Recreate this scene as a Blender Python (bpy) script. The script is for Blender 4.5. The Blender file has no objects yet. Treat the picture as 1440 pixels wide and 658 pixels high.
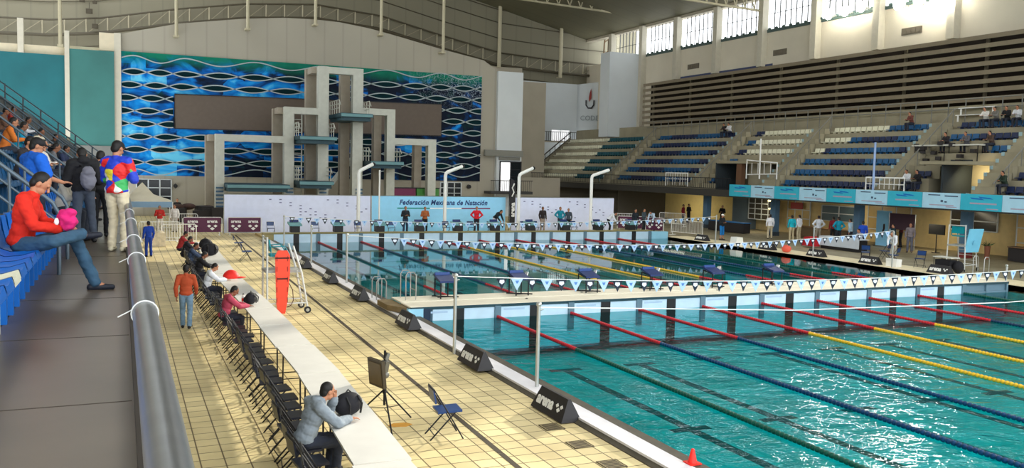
import bpy, bmesh, math, random
from mathutils import Vector, Matrix, Euler, noise
R = math.radians
PI = math.pi
random.seed(7)
S = bpy.context.scene
COL = S.collection

# ---------------------------------------------------------------- camera
cam = bpy.data.cameras.new('camera'); co = bpy.data.objects.new('camera', cam); COL.objects.link(co)
PITCH, YAW, ROLL, FPX = .07344, .42022, .02422, 1232.5
cy, sy, cp, sp = math.cos(YAW), math.sin(YAW), math.cos(PITCH), math.sin(PITCH)
fw = Vector((sy*cp, cy*cp, -sp)); rt = Vector((cy, -sy, 0)); up = rt.cross(fw)
cr, sr = math.cos(ROLL), math.sin(ROLL)
rx = rt*cr + up*sr; ux = up*cr - rt*sr
m = Matrix((rx, ux, -fw)).transposed().to_4x4(); m.translation = (0, 0, 4.356)
co.matrix_world = m
cam.sensor_width = 36; cam.lens = 36*FPX/1440; cam.clip_end = 500; cam.clip_start = .05
S.camera = co
S.view_settings.view_transform = 'Standard'; S.view_settings.look = 'None'
S.view_settings.gamma = 1; S.view_settings.use_curve_mapping = False
S.view_settings.exposure = -0.8

# ---------------------------------------------------------------- materials
def lin(c):
    return tuple(((v/255)/12.92 if v/255 <= .04045 else ((v/255+.055)/1.055)**2.4) for v in c)
MATS = {}
def mat(name, rgb, rough=.6, metal=0, var=.0, scale=3., spec=.4, bump=0):
    if name in MATS: return MATS[name]
    m = bpy.data.materials.new(name); m.use_nodes = True
    nt = m.node_tree; b = nt.nodes['Principled BSDF']
    c = lin(rgb)
    b.inputs['Roughness'].default_value = rough; b.inputs['Metallic'].default_value = metal
    b.inputs['Specular IOR Level'].default_value = spec
    tc = nt.nodes.new('ShaderNodeTexCoord'); nz = nt.nodes.new('ShaderNodeTexNoise')
    nz.inputs['Scale'].default_value = scale; nz.inputs['Detail'].default_value = 4
    nt.links.new(tc.outputs['Object'], nz.inputs['Vector'])
    rp = nt.nodes.new('ShaderNodeValToRGB')
    v = max(var, .04)
    rp.color_ramp.elements[0].position = .3; rp.color_ramp.elements[1].position = .7
    rp.color_ramp.elements[0].color = (*[x*(1-v) for x in c], 1)
    rp.color_ramp.elements[1].color = (*[min(1, x*(1+v)) for x in c], 1)
    nt.links.new(nz.outputs['Fac'], rp.inputs['Fac']); nt.links.new(rp.outputs['Color'], b.inputs['Base Color'])
    if bump:
        bp = nt.nodes.new('ShaderNodeBump'); bp.inputs['Strength'].default_value = bump; bp.inputs['Distance'].default_value = .02
        nt.links.new(nz.outputs['Fac'], bp.inputs['Height']); nt.links.new(bp.outputs['Normal'], b.inputs['Normal'])
    MATS[name] = m
    return m
def emit(name, rgb, s):
    if name in MATS: return MATS[name]
    m = bpy.data.materials.new(name); m.use_nodes = True
    b = m.node_tree.nodes['Principled BSDF']
    b.inputs['Base Color'].default_value = (*lin(rgb), 1)
    b.inputs['Emission Color'].default_value = (*lin(rgb), 1); b.inputs['Emission Strength'].default_value = s
    MATS[name] = m; return m

# ---------------------------------------------------------------- mesh building
class MB:
    def __init__(s): s.v = []; s.f = []; s.mi = []; s.cur = 0
    def add(s, vs, fs):
        o = len(s.v); s.v += [tuple(v) for v in vs]; s.f += [tuple(i+o for i in f) for f in fs]; s.mi += [s.cur]*len(fs)
        return s
    def box(s, x0, x1, y0, y1, z0, z1):
        return s.add([(x, y, z) for z in (z0, z1) for y in (y0, y1) for x in (x0, x1)],
            [(0,2,3,1), (4,5,7,6), (0,1,5,4), (2,6,7,3), (0,4,6,2), (1,3,7,5)])
    def obox(s, c, size, rot=(0,0,0)):
        M = Euler(rot).to_matrix(); c = Vector(c)
        vs = [c + M @ Vector((a*size[0]/2, b*size[1]/2, d*size[2]/2)) for d in (-1,1) for b in (-1,1) for a in (-1,1)]
        return s.add(vs, [(0,2,3,1), (4,5,7,6), (0,1,5,4), (2,6,7,3), (0,4,6,2), (1,3,7,5)])
    def cyl(s, a, b, r, r2=None, n=10):
        a, b = Vector(a), Vector(b); r2 = r if r2 is None else r2
        d = (b-a).normalized(); t = d.orthogonal().normalized(); w = d.cross(t)
        vs = []
        for p, q in ((a, r), (b, r2)):
            for i in range(n):
                an = 2*PI*i/n; vs.append(p + (t*math.cos(an) + w*math.sin(an))*q)
        fs = [(i, (i+1) % n, n+(i+1) % n, n+i) for i in range(n)] + [tuple(range(n-1, -1, -1)), tuple(range(n, 2*n))]
        return s.add(vs, fs)
    def tube(s, pts, r, n=8):
        pts = [Vector(p) for p in pts]; k = len(pts); vs = []
        t0 = None
        for i, p in enumerate(pts):
            d = (pts[min(i+1, k-1)] - pts[max(i-1, 0)]).normalized()
            if t0 is None: t0 = d.orthogonal().normalized()
            t0 = (t0 - d*t0.dot(d)).normalized(); w = d.cross(t0)
            for j in range(n):
                an = 2*PI*j/n; vs.append(p + (t0*math.cos(an) + w*math.sin(an))*r)
        fs = [(i*n+j, i*n+(j+1) % n, (i+1)*n+(j+1) % n, (i+1)*n+j) for i in range(k-1) for j in range(n)]
        fs += [tuple(range(n-1, -1, -1)), tuple(range((k-1)*n, k*n))]
        return s.add(vs, fs)
    def ell(s, c, r, M=None, nu=16, nv=10, cut=None):
        c = Vector(c); vs = []; M = M or Matrix.Identity(3)
        if not hasattr(r, '__len__'): r = (r, r, r)
        for j in range(nv+1):
            th = PI*j/nv
            for i in range(nu):
                ph = 2*PI*i/nu
                vs.append(c + M @ Vector((r[0]*math.sin(th)*math.cos(ph), r[1]*math.sin(th)*math.sin(ph), r[2]*math.cos(th))))
        fs = [(j*nu+i, (j+1)*nu+i, (j+1)*nu+(i+1) % nu, j*nu+(i+1) % nu) for j in range(nv) for i in range(nu)]
        return s.add(vs, fs)
    def cap(s, a, b, r1, r2, n=14):           # tapered capsule, closed
        a, b = Vector(a), Vector(b); d = (b-a)
        L = d.length; d = d.normalized() if L > 1e-6 else Vector((0,0,1)); t = d.orthogonal().normalized(); w = d.cross(t)
        vs = []; rings = []
        for k in range(1, 5): 
            an = PI/2*k/5; rings.append((a - d*r1*math.cos(an), r1*math.sin(an)))
        rings.append((a, r1)); rings.append((b, r2))
        for k in range(4, 0, -1):
            an = PI/2*k/5; rings.append((b + d*r2*math.cos(an), r2*math.sin(an)))
        for p, q in rings:
            for i in range(n):
                an = 2*PI*i/n; vs.append(p + (t*math.cos(an) + w*math.sin(an))*q)
        k = len(rings)
        fs = [(i*n+j, i*n+(j+1) % n, (i+1)*n+(j+1) % n, (i+1)*n+j) for i in range(k-1) for j in range(n)]
        fs += [tuple(range(n-1, -1, -1)), tuple(range((k-1)*n, k*n))]
        return s.add(vs, fs)
    def prism(s, poly, ax, lo, hi):           # poly 2D in the other two axes
        def P(p, h):
            return {'x': (h, p[0], p[1]), 'y': (p[0], h, p[1]), 'z': (p[0], p[1], h)}[ax]
        n = len(poly)
        return s.add([P(p, lo) for p in poly] + [P(p, hi) for p in poly],
            [tuple(range(n-1, -1, -1)), tuple(range(n, 2*n))] + [(i, (i+1) % n, n+(i+1) % n, n+i) for i in range(n)])
    def quad(s, a, b, c, d): return s.add([a, b, c, d], [(0, 1, 2, 3)])
    def mesh(s, name, smooth=True):
        me = bpy.data.meshes.new(name); me.from_pydata(s.v, [], s.f); me.update()
        bm = bmesh.new(); bm.from_mesh(me); bmesh.ops.recalc_face_normals(bm, faces=bm.faces); bm.to_mesh(me); bm.free()
        if max(s.mi, default=0): me.polygons.foreach_set('material_index', s.mi)
        if smooth:
            me.shade_smooth(); me.set_sharp_from_angle(angle=R(38))
        return me
def link(name, me, m=None, parent=None, loc=None, rot=None):
    o = bpy.data.objects.new(name, me); COL.objects.link(o)
    if m is not None and me is not None:
        ms = m if isinstance(m, (list, tuple)) else [m]
        if not me.materials:
            for q in ms: me.materials.append(q)
        else:
            for i, q in enumerate(ms): o.material_slots[i].link = 'OBJECT'; o.material_slots[i].material = q
    if parent: o.parent = parent
    if loc: o.location = loc
    if rot is not None: o.rotation_euler = rot if hasattr(rot, '__len__') else (0, 0, rot)
    return o
def obj(name, mb, m, parent=None, loc=None, rot=None, smooth=True):
    return link(name, mb.mesh(name, smooth), m, parent, loc, rot)
def tag(o, label, cat, group=None, kind=None):
    o['label'] = label; o['category'] = cat
    if group: o['group'] = group
    if kind: o['kind'] = kind
    return o
def thing(name, label, cat, loc=(0,0,0), rot=0, group=None):
    o = bpy.data.objects.new(name, None); COL.objects.link(o); o.empty_display_size = .1
    o.location = loc; o.rotation_euler = rot if hasattr(rot, '__len__') else (0, 0, rot)
    return tag(o, label, cat, group)
def struct(name, mb, m, smooth=False):
    o = obj(name, mb, m, smooth=smooth); o['kind'] = 'structure'; return o
def dup(root, loc, rot=None, label=None, group=None):
    r = root.copy(); COL.objects.link(r); r.location = loc
    if rot is not None: r.rotation_euler = rot if hasattr(rot, '__len__') else (0, 0, rot)
    if label: r['label'] = label
    if group: r['group'] = group
    for ch in list(root.children):
        c = ch.copy(); COL.objects.link(c); c.parent = r
        for g in ch.children:
            d = g.copy(); COL.objects.link(d); d.parent = c
    return r
def text(name, s, size, m, parent=None, loc=(0,0,0), rot=(PI/2,0,0), ext=.004, shear=0, bold=.0, center=True, space=1., sx=1.):
    cu = bpy.data.curves.new('lettering', 'FONT'); cu.body = s; cu.size = size; cu.extrude = ext; cu.shear = shear; cu.offset = bold
    cu.space_character = space
    cu.resolution_u = 3
    if center: cu.align_x = 'CENTER'; cu.align_y = 'CENTER'
    t = bpy.data.objects.new('tmp', cu); COL.objects.link(t)
    dg = bpy.context.evaluated_depsgraph_get(); me = bpy.data.meshes.new_from_object(t.evaluated_get(dg))
    bpy.data.objects.remove(t); bpy.data.curves.remove(cu); me.name = name; me.materials.clear()
    o = link(name, me, m, parent, loc, rot); o.scale = (sx, 1, 1)
    return o

M_white = mat('white_paint', (236,236,232), .5)
M_black = mat('black_plastic', (22,22,24), .5)
M_blackm = mat('black_metal', (26,26,30), .4, .3)
M_steel = mat('stainless_steel', (176,178,176), .28, .9)
M_navy = mat('navy_plastic', (28,48,98), .45)
M_blue = mat('blue_plastic', (18,96,176), .4, var=.1)
M_teal = mat('teal_plastic', (0,136,150), .4)
M_cream = mat('cream_wall_paint', (226,212,166), .7, var=.06, scale=.5)
M_conc = mat('grey_concrete', (132,124,108), .85, var=.16, scale=1.2, bump=.2)
# ================================================================ THE SETTING
PX0, PX1 = 7.86, 34.3            # pool side walls
NY0, NY1 = -6.0, 24.12           # near pool
FY0, FY1 = 26.1, 50.6            # far pool
WZ = -.12                        # water level
def tile_mat(name, c1, c2, mortar, w, h, rough=.55, ms=.012, rot=0):
    m = bpy.data.materials.new(name); m.use_nodes = True; nt = m.node_tree; b = nt.nodes['Principled BSDF']
    tc = nt.nodes.new('ShaderNodeTexCoord'); mp = nt.nodes.new('ShaderNodeMapping'); mp.inputs['Rotation'].default_value[2] = rot
    br = nt.nodes.new('ShaderNodeTexBrick'); br.offset = 0; br.squash = 1
    br.inputs['Scale'].default_value = 1; br.inputs['Brick Width'].default_value = w; br.inputs['Row Height'].default_value = h
    br.inputs['Mortar Size'].default_value = ms; br.inputs['Mortar Smooth'].default_value = .3
    br.inputs['Color1'].default_value = (*lin(c1), 1); br.inputs['Color2'].default_value = (*lin(c2), 1); br.inputs['Mortar'].default_value = (*lin(mortar), 1)
    nz = nt.nodes.new('ShaderNodeTexNoise'); nz.inputs['Scale'].default_value = .7; nz.inputs['Detail'].default_value = 5
    mx = nt.nodes.new('ShaderNodeMix'); mx.data_type = 'RGBA'; mx.blend_type = 'MULTIPLY'; mx.inputs['Factor'].default_value = .5
    rp = nt.nodes.new('ShaderNodeValToRGB'); rp.color_ramp.elements[0].position = .35; rp.color_ramp.elements[0].color = (.55,.52,.46,1); rp.color_ramp.elements[1].position = .6
    L = nt.links.new
    L(tc.outputs['Object'], mp.inputs['Vector']); L(mp.outputs['Vector'], br.inputs['Vector']); L(tc.outputs['Object'], nz.inputs['Vector'])
    L(nz.outputs['Fac'], rp.inputs['Fac']); L(br.outputs['Color'], mx.inputs[6]); L(rp.outputs['Color'], mx.inputs[7]); L(mx.outputs[2], b.inputs['Base Color'])
    b.inputs['Roughness'].default_value = rough
    return m
M_deck = tile_mat('pool_deck_tiles', (234,216,162), (214,196,146), (104,86,52), .34, .34)
fl = MB()
fl.box(.2, PX0-.55, -6, 98, -.3, 0); fl.box(PX0-.55, PX1+.3, FY1+.02, 98, -.3, 0)
struct('floor', fl, M_deck)
fl = MB(); fl.box(PX1+.3, 49, -6, 98, -.3, .002); struct('floor_right_deck', fl, tile_mat('grey_deck_tiles', (158,148,118), (146,136,108), (96,86,66), .34, .34))  # right deck: same tile grid, darker and greyer base colours
# drain slot running along the left deck
M_dark = mat('dark_drain_grating', (58,48,34), .8)
dr = MB()
n = 40
for i in range(n):
    ya, yb = 3+i*1.3, 3+i*1.3+1.28
    xa = lambda y: 5.12 + .0225*(y-4)
    dr.prism([(xa(ya)-.045, ya), (xa(ya)+.045, ya), (xa(yb)+.045, yb), (xa(yb)-.045, yb)], 'z', 0, .006)
struct('trim_1', dr, M_dark)
# basins
M_basin = tile_mat('turquoise_pool_tiles', (4,190,190), (0,178,180), (0,160,162), 1.2, .6, .4, .02)
M_line = mat('dark_lane_marking', (4,62,66), .5)
def basin(y0, y1):
    b = MB(); d = -1.35
    b.quad((PX0,y0,d), (PX1,y0,d), (PX1,y1,d), (PX0,y1,d))
    for q in ([(PX0,y0),(PX0,y1)], [(PX0,y1),(PX1,y1)], [(PX1,y1),(PX1,y0)], [(PX1,y0),(PX0,y0)]):
        (a,c),(e,f) = q; b.quad((a,c,d), (e,f,d), (e,f,.0), (a,c,.0))
    return b
M_lineb = MATS['dark_lane_marking']
for nm, y0, y1, ym in (('trim_2', NY0, NY1, 15.8), ('trim_3', FY0, FY1, 38.)):
    b = MB()
    for i in range(10):
        x = PX0 + 1.25 + 2.5*i
        b.box(x-.13, x+.13, y0+1, y1-2, -1.35, -1.344)
        b.box(x-.5, x+.5, y1-2.25, y1-2, -1.35, -1.343)
        b.box(x-.5, x+.5, ym, ym+.25, -1.35, -1.343)
    struct(nm, b, M_line)
bs = basin(NY0, 25.1); struct('wall_near_basin', bs, M_basin)
bs = basin(25.1, FY1); struct('wall_far_basin', bs, M_basin)
# water
def water_mat():
    m = bpy.data.materials.new('pool_water'); m.use_nodes = True; nt = m.node_tree; nt.nodes.clear(); L = nt.links.new
    out = nt.nodes.new('ShaderNodeOutputMaterial'); tr = nt.nodes.new('ShaderNodeBsdfTransparent'); tr.inputs[0].default_value = (.22,.95,.97,1)
    gl = nt.nodes.new('ShaderNodeBsdfGlossy'); gl.inputs['Roughness'].default_value = .03
    fr = nt.nodes.new('ShaderNodeFresnel'); fr.inputs[0].default_value = 1.33
    mx = nt.nodes.new('ShaderNodeMixShader'); bp = nt.nodes.new('ShaderNodeBump'); bp.inputs['Distance'].default_value = .045; bp.inputs['Strength'].default_value = .55
    tc = nt.nodes.new('ShaderNodeTexCoord'); mp = nt.nodes.new('ShaderNodeMapping'); mp.inputs['Scale'].default_value = (1.0, 1.5, 1)
    mp.inputs['Rotation'].default_value[2] = .5
    n1 = nt.nodes.new('ShaderNodeTexNoise'); n1.inputs['Scale'].default_value = 1.7; n1.inputs['Detail'].default_value = 3; n1.inputs['Distortion'].default_value = .6
    # calm and ruffled zones
    n2 = nt.nodes.new('ShaderNodeTexNoise'); n2.inputs['Scale'].default_value = .11; n2.inputs['Detail'].default_value = 2
    sx = nt.nodes.new('ShaderNodeSeparateXYZ'); mr = nt.nodes.new('ShaderNodeMapRange')
    mr.inputs[1].default_value = 27; mr.inputs[2].default_value = 20; mr.inputs[3].default_value = .025; mr.inputs[4].default_value = 1.5
    ml = nt.nodes.new('ShaderNodeMath'); ml.operation = 'MULTIPLY'; ad = nt.nodes.new('ShaderNodeMath'); ad.operation = 'MULTIPLY_ADD'
    ad.inputs[1].default_value = 1.3; ad.inputs[2].default_value = .2
    L(tc.outputs['Object'], mp.inputs['Vector']); L(mp.outputs['Vector'], n1.inputs['Vector']); L(tc.outputs['Object'], n2.inputs['Vector'])
    L(tc.outputs['Object'], sx.inputs[0]); L(sx.outputs['Y'], mr.inputs[0]); L(n2.outputs['Fac'], ad.inputs[0]); L(ad.outputs[0], ml.inputs[0]); L(mr.outputs[0], ml.inputs[1])
    L(ml.outputs[0], bp.inputs['Strength']); L(n1.outputs['Fac'], bp.inputs['Height'])
    L(bp.outputs['Normal'], gl.inputs['Normal']); L(bp.outputs['Normal'], fr.inputs['Normal'])
    fm = nt.nodes.new('ShaderNodeMath'); fm.operation = 'MULTIPLY'; fq = nt.nodes.new('ShaderNodeMapRange'); fq.inputs[1].default_value = 27; fq.inputs[2].default_value = 24; fq.inputs[3].default_value = 1.15; fq.inputs[4].default_value = .75; L(sx.outputs['Y'], fq.inputs[0]); L(fq.outputs[0], fm.inputs[1]); fm.use_clamp = True; L(fr.outputs[0], fm.inputs[0]); L(fm.outputs[0], mx.inputs[0]); L(tr.outputs[0], mx.inputs[1]); L(gl.outputs[0], mx.inputs[2]); L(mx.outputs[0], out.inputs[0])
    return m
M_water = water_mat()
for y0, y1, lb in ((NY0, 24.2, 'rippled turquoise water of the near pool'), (26.0, FY1, 'calm turquoise water of the far pool')):
    w = MB(); w.quad((PX0,y0,WZ), (PX1,y0,WZ), (PX1,y1,WZ), (PX0,y1,WZ))
    tag(obj('pool_water', w, M_water, smooth=False), lb, 'water', kind='stuff')
# left pool edge: gutter, sloping white ledge
M_gutter = mat('dark_wet_gutter', (84,78,66), .6, var=.2, scale=4)
M_ledge = mat('pale_pool_ledge', (224,222,226), .5, var=.05)
e = MB(); e.prism([(PX0-.2,-.3), (PX0+.06,-.3), (PX0+.06,.035), (PX0-.2,.045)], 'y', NY0, FY1)
struct('trim_4', e, M_gutter)
e = MB(); e.prism([(7.22,-.3), (PX0-.18,-.3), (PX0-.18,.05), (7.22,.10)], 'y', NY0, FY1)
struct('trim_5', e, M_ledge)
e = MB(); e.prism([(7.14,-.3), (7.22,-.3), (7.22,.06), (7.14,.012)], 'y', NY0, FY1)
struct('trim_6', e, M_gutter)
# right pool edge and far pool wall
M_pale = mat('pale_wet_edge_tiles', (240,228,190), .4, var=.06)
e = MB(); e.box(PX1, PX1+.3, NY0, FY1+.3, -.3, .0); e.box(PX1+.3, PX1+1.9, NY0, FY1+.3, -.02, .006)
struct('trim_7', e, M_pale)
M_wboard = mat('pale_blue_touch_board', (196,220,238), .4, var=.05)
M_anchor = mat('blue_grey_anchor', (96,124,140), .5)
def end_face(nm, y, zt, x0, x1, step=0.):
    # pale touch boards with dark lane targets between
    b = MB(); b.cur = 0
    b.box(x0, x1, y-.03, y+.05, -1.3, zt-.05)
    for i in range(10):
        c = PX0 + 1.25 + 2.5*i
        b.cur = 1; b.box(c-.16, c+.16, y-.045, y-.03, -1.3, zt-.03)
        b.cur = 2; b.box(c+1.25-.11, c+1.25+.11, y-.075, y-.03, -.6, zt-.02)
        b.cur = 3; b.box(c-1.1, c-.2, y-.036, y-.03, zt-.33, zt-.12) if step else None
    return struct(nm, b, [M_wboard, M_black, M_anchor, mat('faded_board_print', (170,196,222), .4)])
end_face('wall_far_pool_end', FY1, .42, PX0, 32.95)
e = MB(); e.box(PX0-.6, 33.0, FY1, FY1+.5, 0, .42); e.box(PX0-.6, 33.0, FY1-.08, FY1+.5, .42, .46)
struct('trim_8', e, mat('ochre_starting_platform_edge', (150,140,96), .7))
e = MB(); e.box(PX0-.4, 33.4, FY1+.5, 55.2, 0, .12); struct('trim_9', e, mat('ochre_deck_step', (206,184,128), .7, var=.1))
e = MB(); e.box(33.0, 34.3, FY1-.1, FY1+.3, -1, .36); struct('wall_pool_corner', e, mat('light_blue_block', (150,206,230), .5))
# movable bulkhead
t = thing('pool_bulkhead', 'long cream bulkhead bridge dividing the near pool from the far pool', 'bulkhead', (0,24.12,0))
M_bulk = mat('cream_bulkhead_deck', (244,236,214), .5, var=.07, scale=1.2)
b = MB(); b.box(7.62, 32.95, 0, .95, .27, .31); b.box(7.62, 32.95, .98, 1.98, .285, .325)
obj('deck_boards', b, M_bulk, t, smooth=False)
b = MB(); b.box(7.62, 32.95, -.03, .04, .22, .30); b.box(7.62, 32.95, .95, .98, .2, .3)
obj('dark_edge_strip', b, mat('dark_teal_rubber', (22,60,70), .6), t)
b = MB(); b.box(7.9, 32.9, .06, 1.9, -1.2, .27); obj('hull', b, M_anchor, t)
b = MB(); b.cur = 0; b.box(8.3, 30.4, 0, .06, -1.1, .22)
for i in range(9):
    c = PX0 + 1.25 + 2.5*i
    b.cur = 1; b.box(c-.17, c+.17, -.02, 0, -1.2, .22)
    b.cur = 2; b.box(c+1.25-.1, c+1.25+.1, -.05, 0, -.6, .25)
    b.cur = 3; b.box(c-1.05, c-.35, -.004, 0, .1, .16)
obj('touch_boards', b, [M_wboard, M_black, M_anchor, mat('faded_board_print', (150,170,200), .4)], t, smooth=False)
b = MB(); b.box(7.55, 8.0, -.04, .2, -.2, .26); obj('corner_block', b, mat('light_blue_block', (150,206,230), .5), t)
b = MB(); b.box(8.0, 8.22, -.05, .05, -.9, .25); obj('corner_post', b, mat('dark_navy_block', (16,40,66), .5), t)
b = MB(); b.box(30.45, 32.9, 0, .05, -.3, -.05)
for x in (30.5, 31.7, 32.88): b.box(x-.05, x+.05, -.02, .06, -.6, .25)
obj('open_frame', b, M_anchor, t)
b = MB(); b.prism([(7.18,.9), (7.62,.0), (7.62,2.0), (7.18,2.0)], 'z', .1, .26)
obj('end_ramp', b, mat('worn_brown_ramp', (124,106,74), .8, var=.2), t, smooth=False)
b = MB()
for x, y in ((9.0,1.5), (11.6,.6), (14,1.4), (19,.7), (24,1.4)): b.cyl((x,y,.325), (x,y,.34), .04)
obj('rope_socket_caps', b, M_black, t)

# ---- platform the photographer stands on
M_plat = mat('grey_brown_walkway_floor', (98,88,76), .35, var=.18, scale=.9, bump=.1)
p = MB(); p.box(-1.05, .2, -3, 62, 2.6, 2.9); struct('floor_walkway', p, M_plat)
p = MB(); p.box(.06, .2, -3, 62, 2.9, 2.98); struct('trim_10', p, mat('dark_kerb', (54,48,42), .8))
p = MB(); p.box(.05, .2, -3, 62, 0, 2.6); struct('wall_walkway', p, mat('grey_wall_render', (120,116,100), .8, var=.1))  # one even grey on the wall below the walkway
j = MB()
for k in range(14): j.box(-1.0, .05, 3.5+k*2.2, 3.512+k*2.2, 2.9, 2.902)
struct('trim_11', j, mat('floor_joint', (70,62,54), .8))
# left stand steps (concrete tiers)
st = MB()
for i in range(11):
    x = -.95 - .8*i; st.box(x-.8, x, 9 if i else -3, 52, 0, 2.9+.0+.56*i)
struct('wall_left_stand_tiers', st, M_conc)
# end walls ----------------------------------------------------
M_warm = mat('warm_grey_wall_cladding', (172,164,146), .75, var=.05, scale=.6)
def corr(name, rgb, w, amp=.10, axis='X'):
    m = bpy.data.materials.new(name); m.use_nodes = True; nt = m.node_tree; b = nt.nodes['Principled BSDF']; L = nt.links.new
    tc = nt.nodes.new('ShaderNodeTexCoord'); wv = nt.nodes.new('ShaderNodeTexWave'); wv.bands_direction = axis; wv.wave_profile = 'SAW'
    wv.inputs['Scale'].default_value = w; wv.inputs['Distortion'].default_value = 0
    rp = nt.nodes.new('ShaderNodeValToRGB'); c = lin(rgb)
    rp.color_ramp.elements[0].color = (*[v*(1-amp*1.6) for v in c], 1); rp.color_ramp.elements[1].color = (*c, 1); rp.color_ramp.elements[1].position = .12
    nz = nt.nodes.new('ShaderNodeTexNoise'); nz.inputs['Scale'].default_value = .15
    mx = nt.nodes.new('ShaderNodeMix'); mx.data_type = 'RGBA'; mx.blend_type = 'MULTIPLY'; mx.inputs['Factor'].default_value = .25
    L(tc.outputs['Object'], wv.inputs['Vector']); L(tc.outputs['Object'], nz.inputs['Vector']); L(wv.outputs['Fac'], rp.inputs['Fac'])
    L(rp.outputs['Color'], mx.inputs[6]); L(nz.outputs['Fac'], mx.inputs[7]); L(mx.outputs[2], b.inputs['Base Color']); b.inputs['Roughness'].default_value = .7
    MATS[name] = m; return m
M_back = corr('ribbed_olive_roof_cladding', (136,131,110), .16)
M_mwall = corr('ribbed_grey_end_wall_cladding', (178,172,156), .2)
b = MB(); b.box(-24, 60, 97, 97.4, 0, 30); struct('wall_back', b, M_back)
poly = [(-.3,0), (31.6,0), (31.6,13.4), (30.3,14.2), (26.2,14.9), (22.9,15.55), (19.7,16.15), (17,16.45), (15,16.5), (12.4,16.4), (9.3,16.05), (4.2,15.2), (1.6,14.5), (.2,14.1), (-.3,14.05)]
b = MB(); b.prism(poly, 'y', 75, 75.5); struct('wall_mural_end', b, M_mwall)
M_whitew = mat('white_blue_wall', (208,214,216), .6, var=.04, scale=.4)
b = MB(); b.box(-.42, .06, 74.6, 75, 2.8, 14.05); struct('trim_12', b, mat('cream_pillar', (206,200,182), .6))
M_tealw = mat('teal_wall_panel', (24,102,110), .6, var=.12, scale=.5)
M_tealw2 = mat('grey_teal_wall_panel', (58,118,114), .6, var=.12, scale=.5)
b = MB(); b.box(-9.5, -3.75, 74.7, 75.2, 2.8, 12.1); struct('wall_teal_left', b, M_tealw)
b = MB(); b.box(-3.5, -.42, 74.4, 75.2, 2.8, 12.6); struct('wall_teal_right', b, M_tealw2)
b = MB(); b.box(-20, -3.5, 75.0, 75.4, 0, 12.75); b.box(-3.5, -.42, 75.2, 75.6, 0, 12.9); b.box(-1.45,-.42,74.6,75.2,12.65,14.0); struct('wall_left_end', b, mat('cream_end_wall', (220,208,180), .7))
b = MB(); b.box(-3.8, -3.48, 74.3, 75, 6, 13.9); b.box(-6.9,-6.5,74.6,75.2,12.1,14.6)
struct('trim_13', b, mat('cream_pillar', (206,200,182), .6))
b = MB(); b.box(-20, -.42, 74.3, 74.7, 2.8, 5.4); struct('wall_grey_base_left', b, mat('grey_base_band', (120,122,118), .7))
b = MB(); b.box(-20.4, -20, -6, 97, 0, 24); struct('wall_left', b, M_warm)
# right of mural
b = MB(); b.box(31.6, 34.1, 74.6, 80, 0, 13.3); struct('wall_white_pier', b, M_whitew)
b = MB(); b.box(34.1, 41, 80, 80.4, 0, 3.6); b.box(34.1, 44, 90, 90.4, 0, 14.2); struct('wall_recess', b, M_warm)
b = MB(); b.box(43.8, 51, 95.6, 96, 0, 14.9); b.add([(51,96,0),(56,91,0),(56,91,15.6),(51,96,14.9),(51,96.4,0),(56.4,91,0),(56.4,91,15.6),(51,96.4,14.9)], [(0,1,2,3),(7,6,5,4),(0,4,5,1),(3,2,6,7)])
struct('wall_corner', b, M_whitew)
b = MB(); b.box(48.7, 53, 84, 86, 8.2, 17.4); struct('wall_corner_block', b, M_whitew)
b = MB(); b.box(34.1, 43.8, 96.2, 96.6, 0, 16.4); struct('wall_corner_rear', b, M_warm)
# right wall with clerestory opening
M_rwall = mat('cream_grey_side_wall', (214,206,186), .7, var=.05, scale=.4)
b = MB(); b.box(53, 53.4, -6, 97, 8, 17.3); struct('wall_right', b, M_rwall)
b = MB(); b.box(52.8, 53.6, -6, 97, 20.3, 20.8); struct('trim_14', b, M_warm)
# ceiling over the right half; roof sheets
b = MB(); b.add([(53.6,-6,20.4), (53.6,97,20.4), (3,97,31.9), (3,-6,31.9), (53.6,-6,20.7), (53.6,97,20.7), (3,97,32.2), (3,-6,32.2)], [(0,1,2,3),(7,6,5,4),(0,4,5,1),(1,5,6,2),(2,6,7,3),(3,7,4,0)])
struct('ceiling', b, corr('ribbed_olive_ceiling_sheet', (112,108,84), .12, axis='Y'))
b = MB(); b.add([(-24,-6,19.5), (-24,66,19.5), (4,66,27), (4,-6,27), (-24,-6,19.8), (-24,66,19.8), (4,66,27.3), (4,-6,27.3)], [(0,1,2,3),(7,6,5,4),(0,4,5,1),(1,5,6,2),(2,6,7,3),(3,7,4,0)])
_c = struct('ceiling_left_sky_blocker', b, MATS['ribbed_olive_ceiling_sheet'])  # unseen left roof, added to keep sky light off the stand
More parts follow.
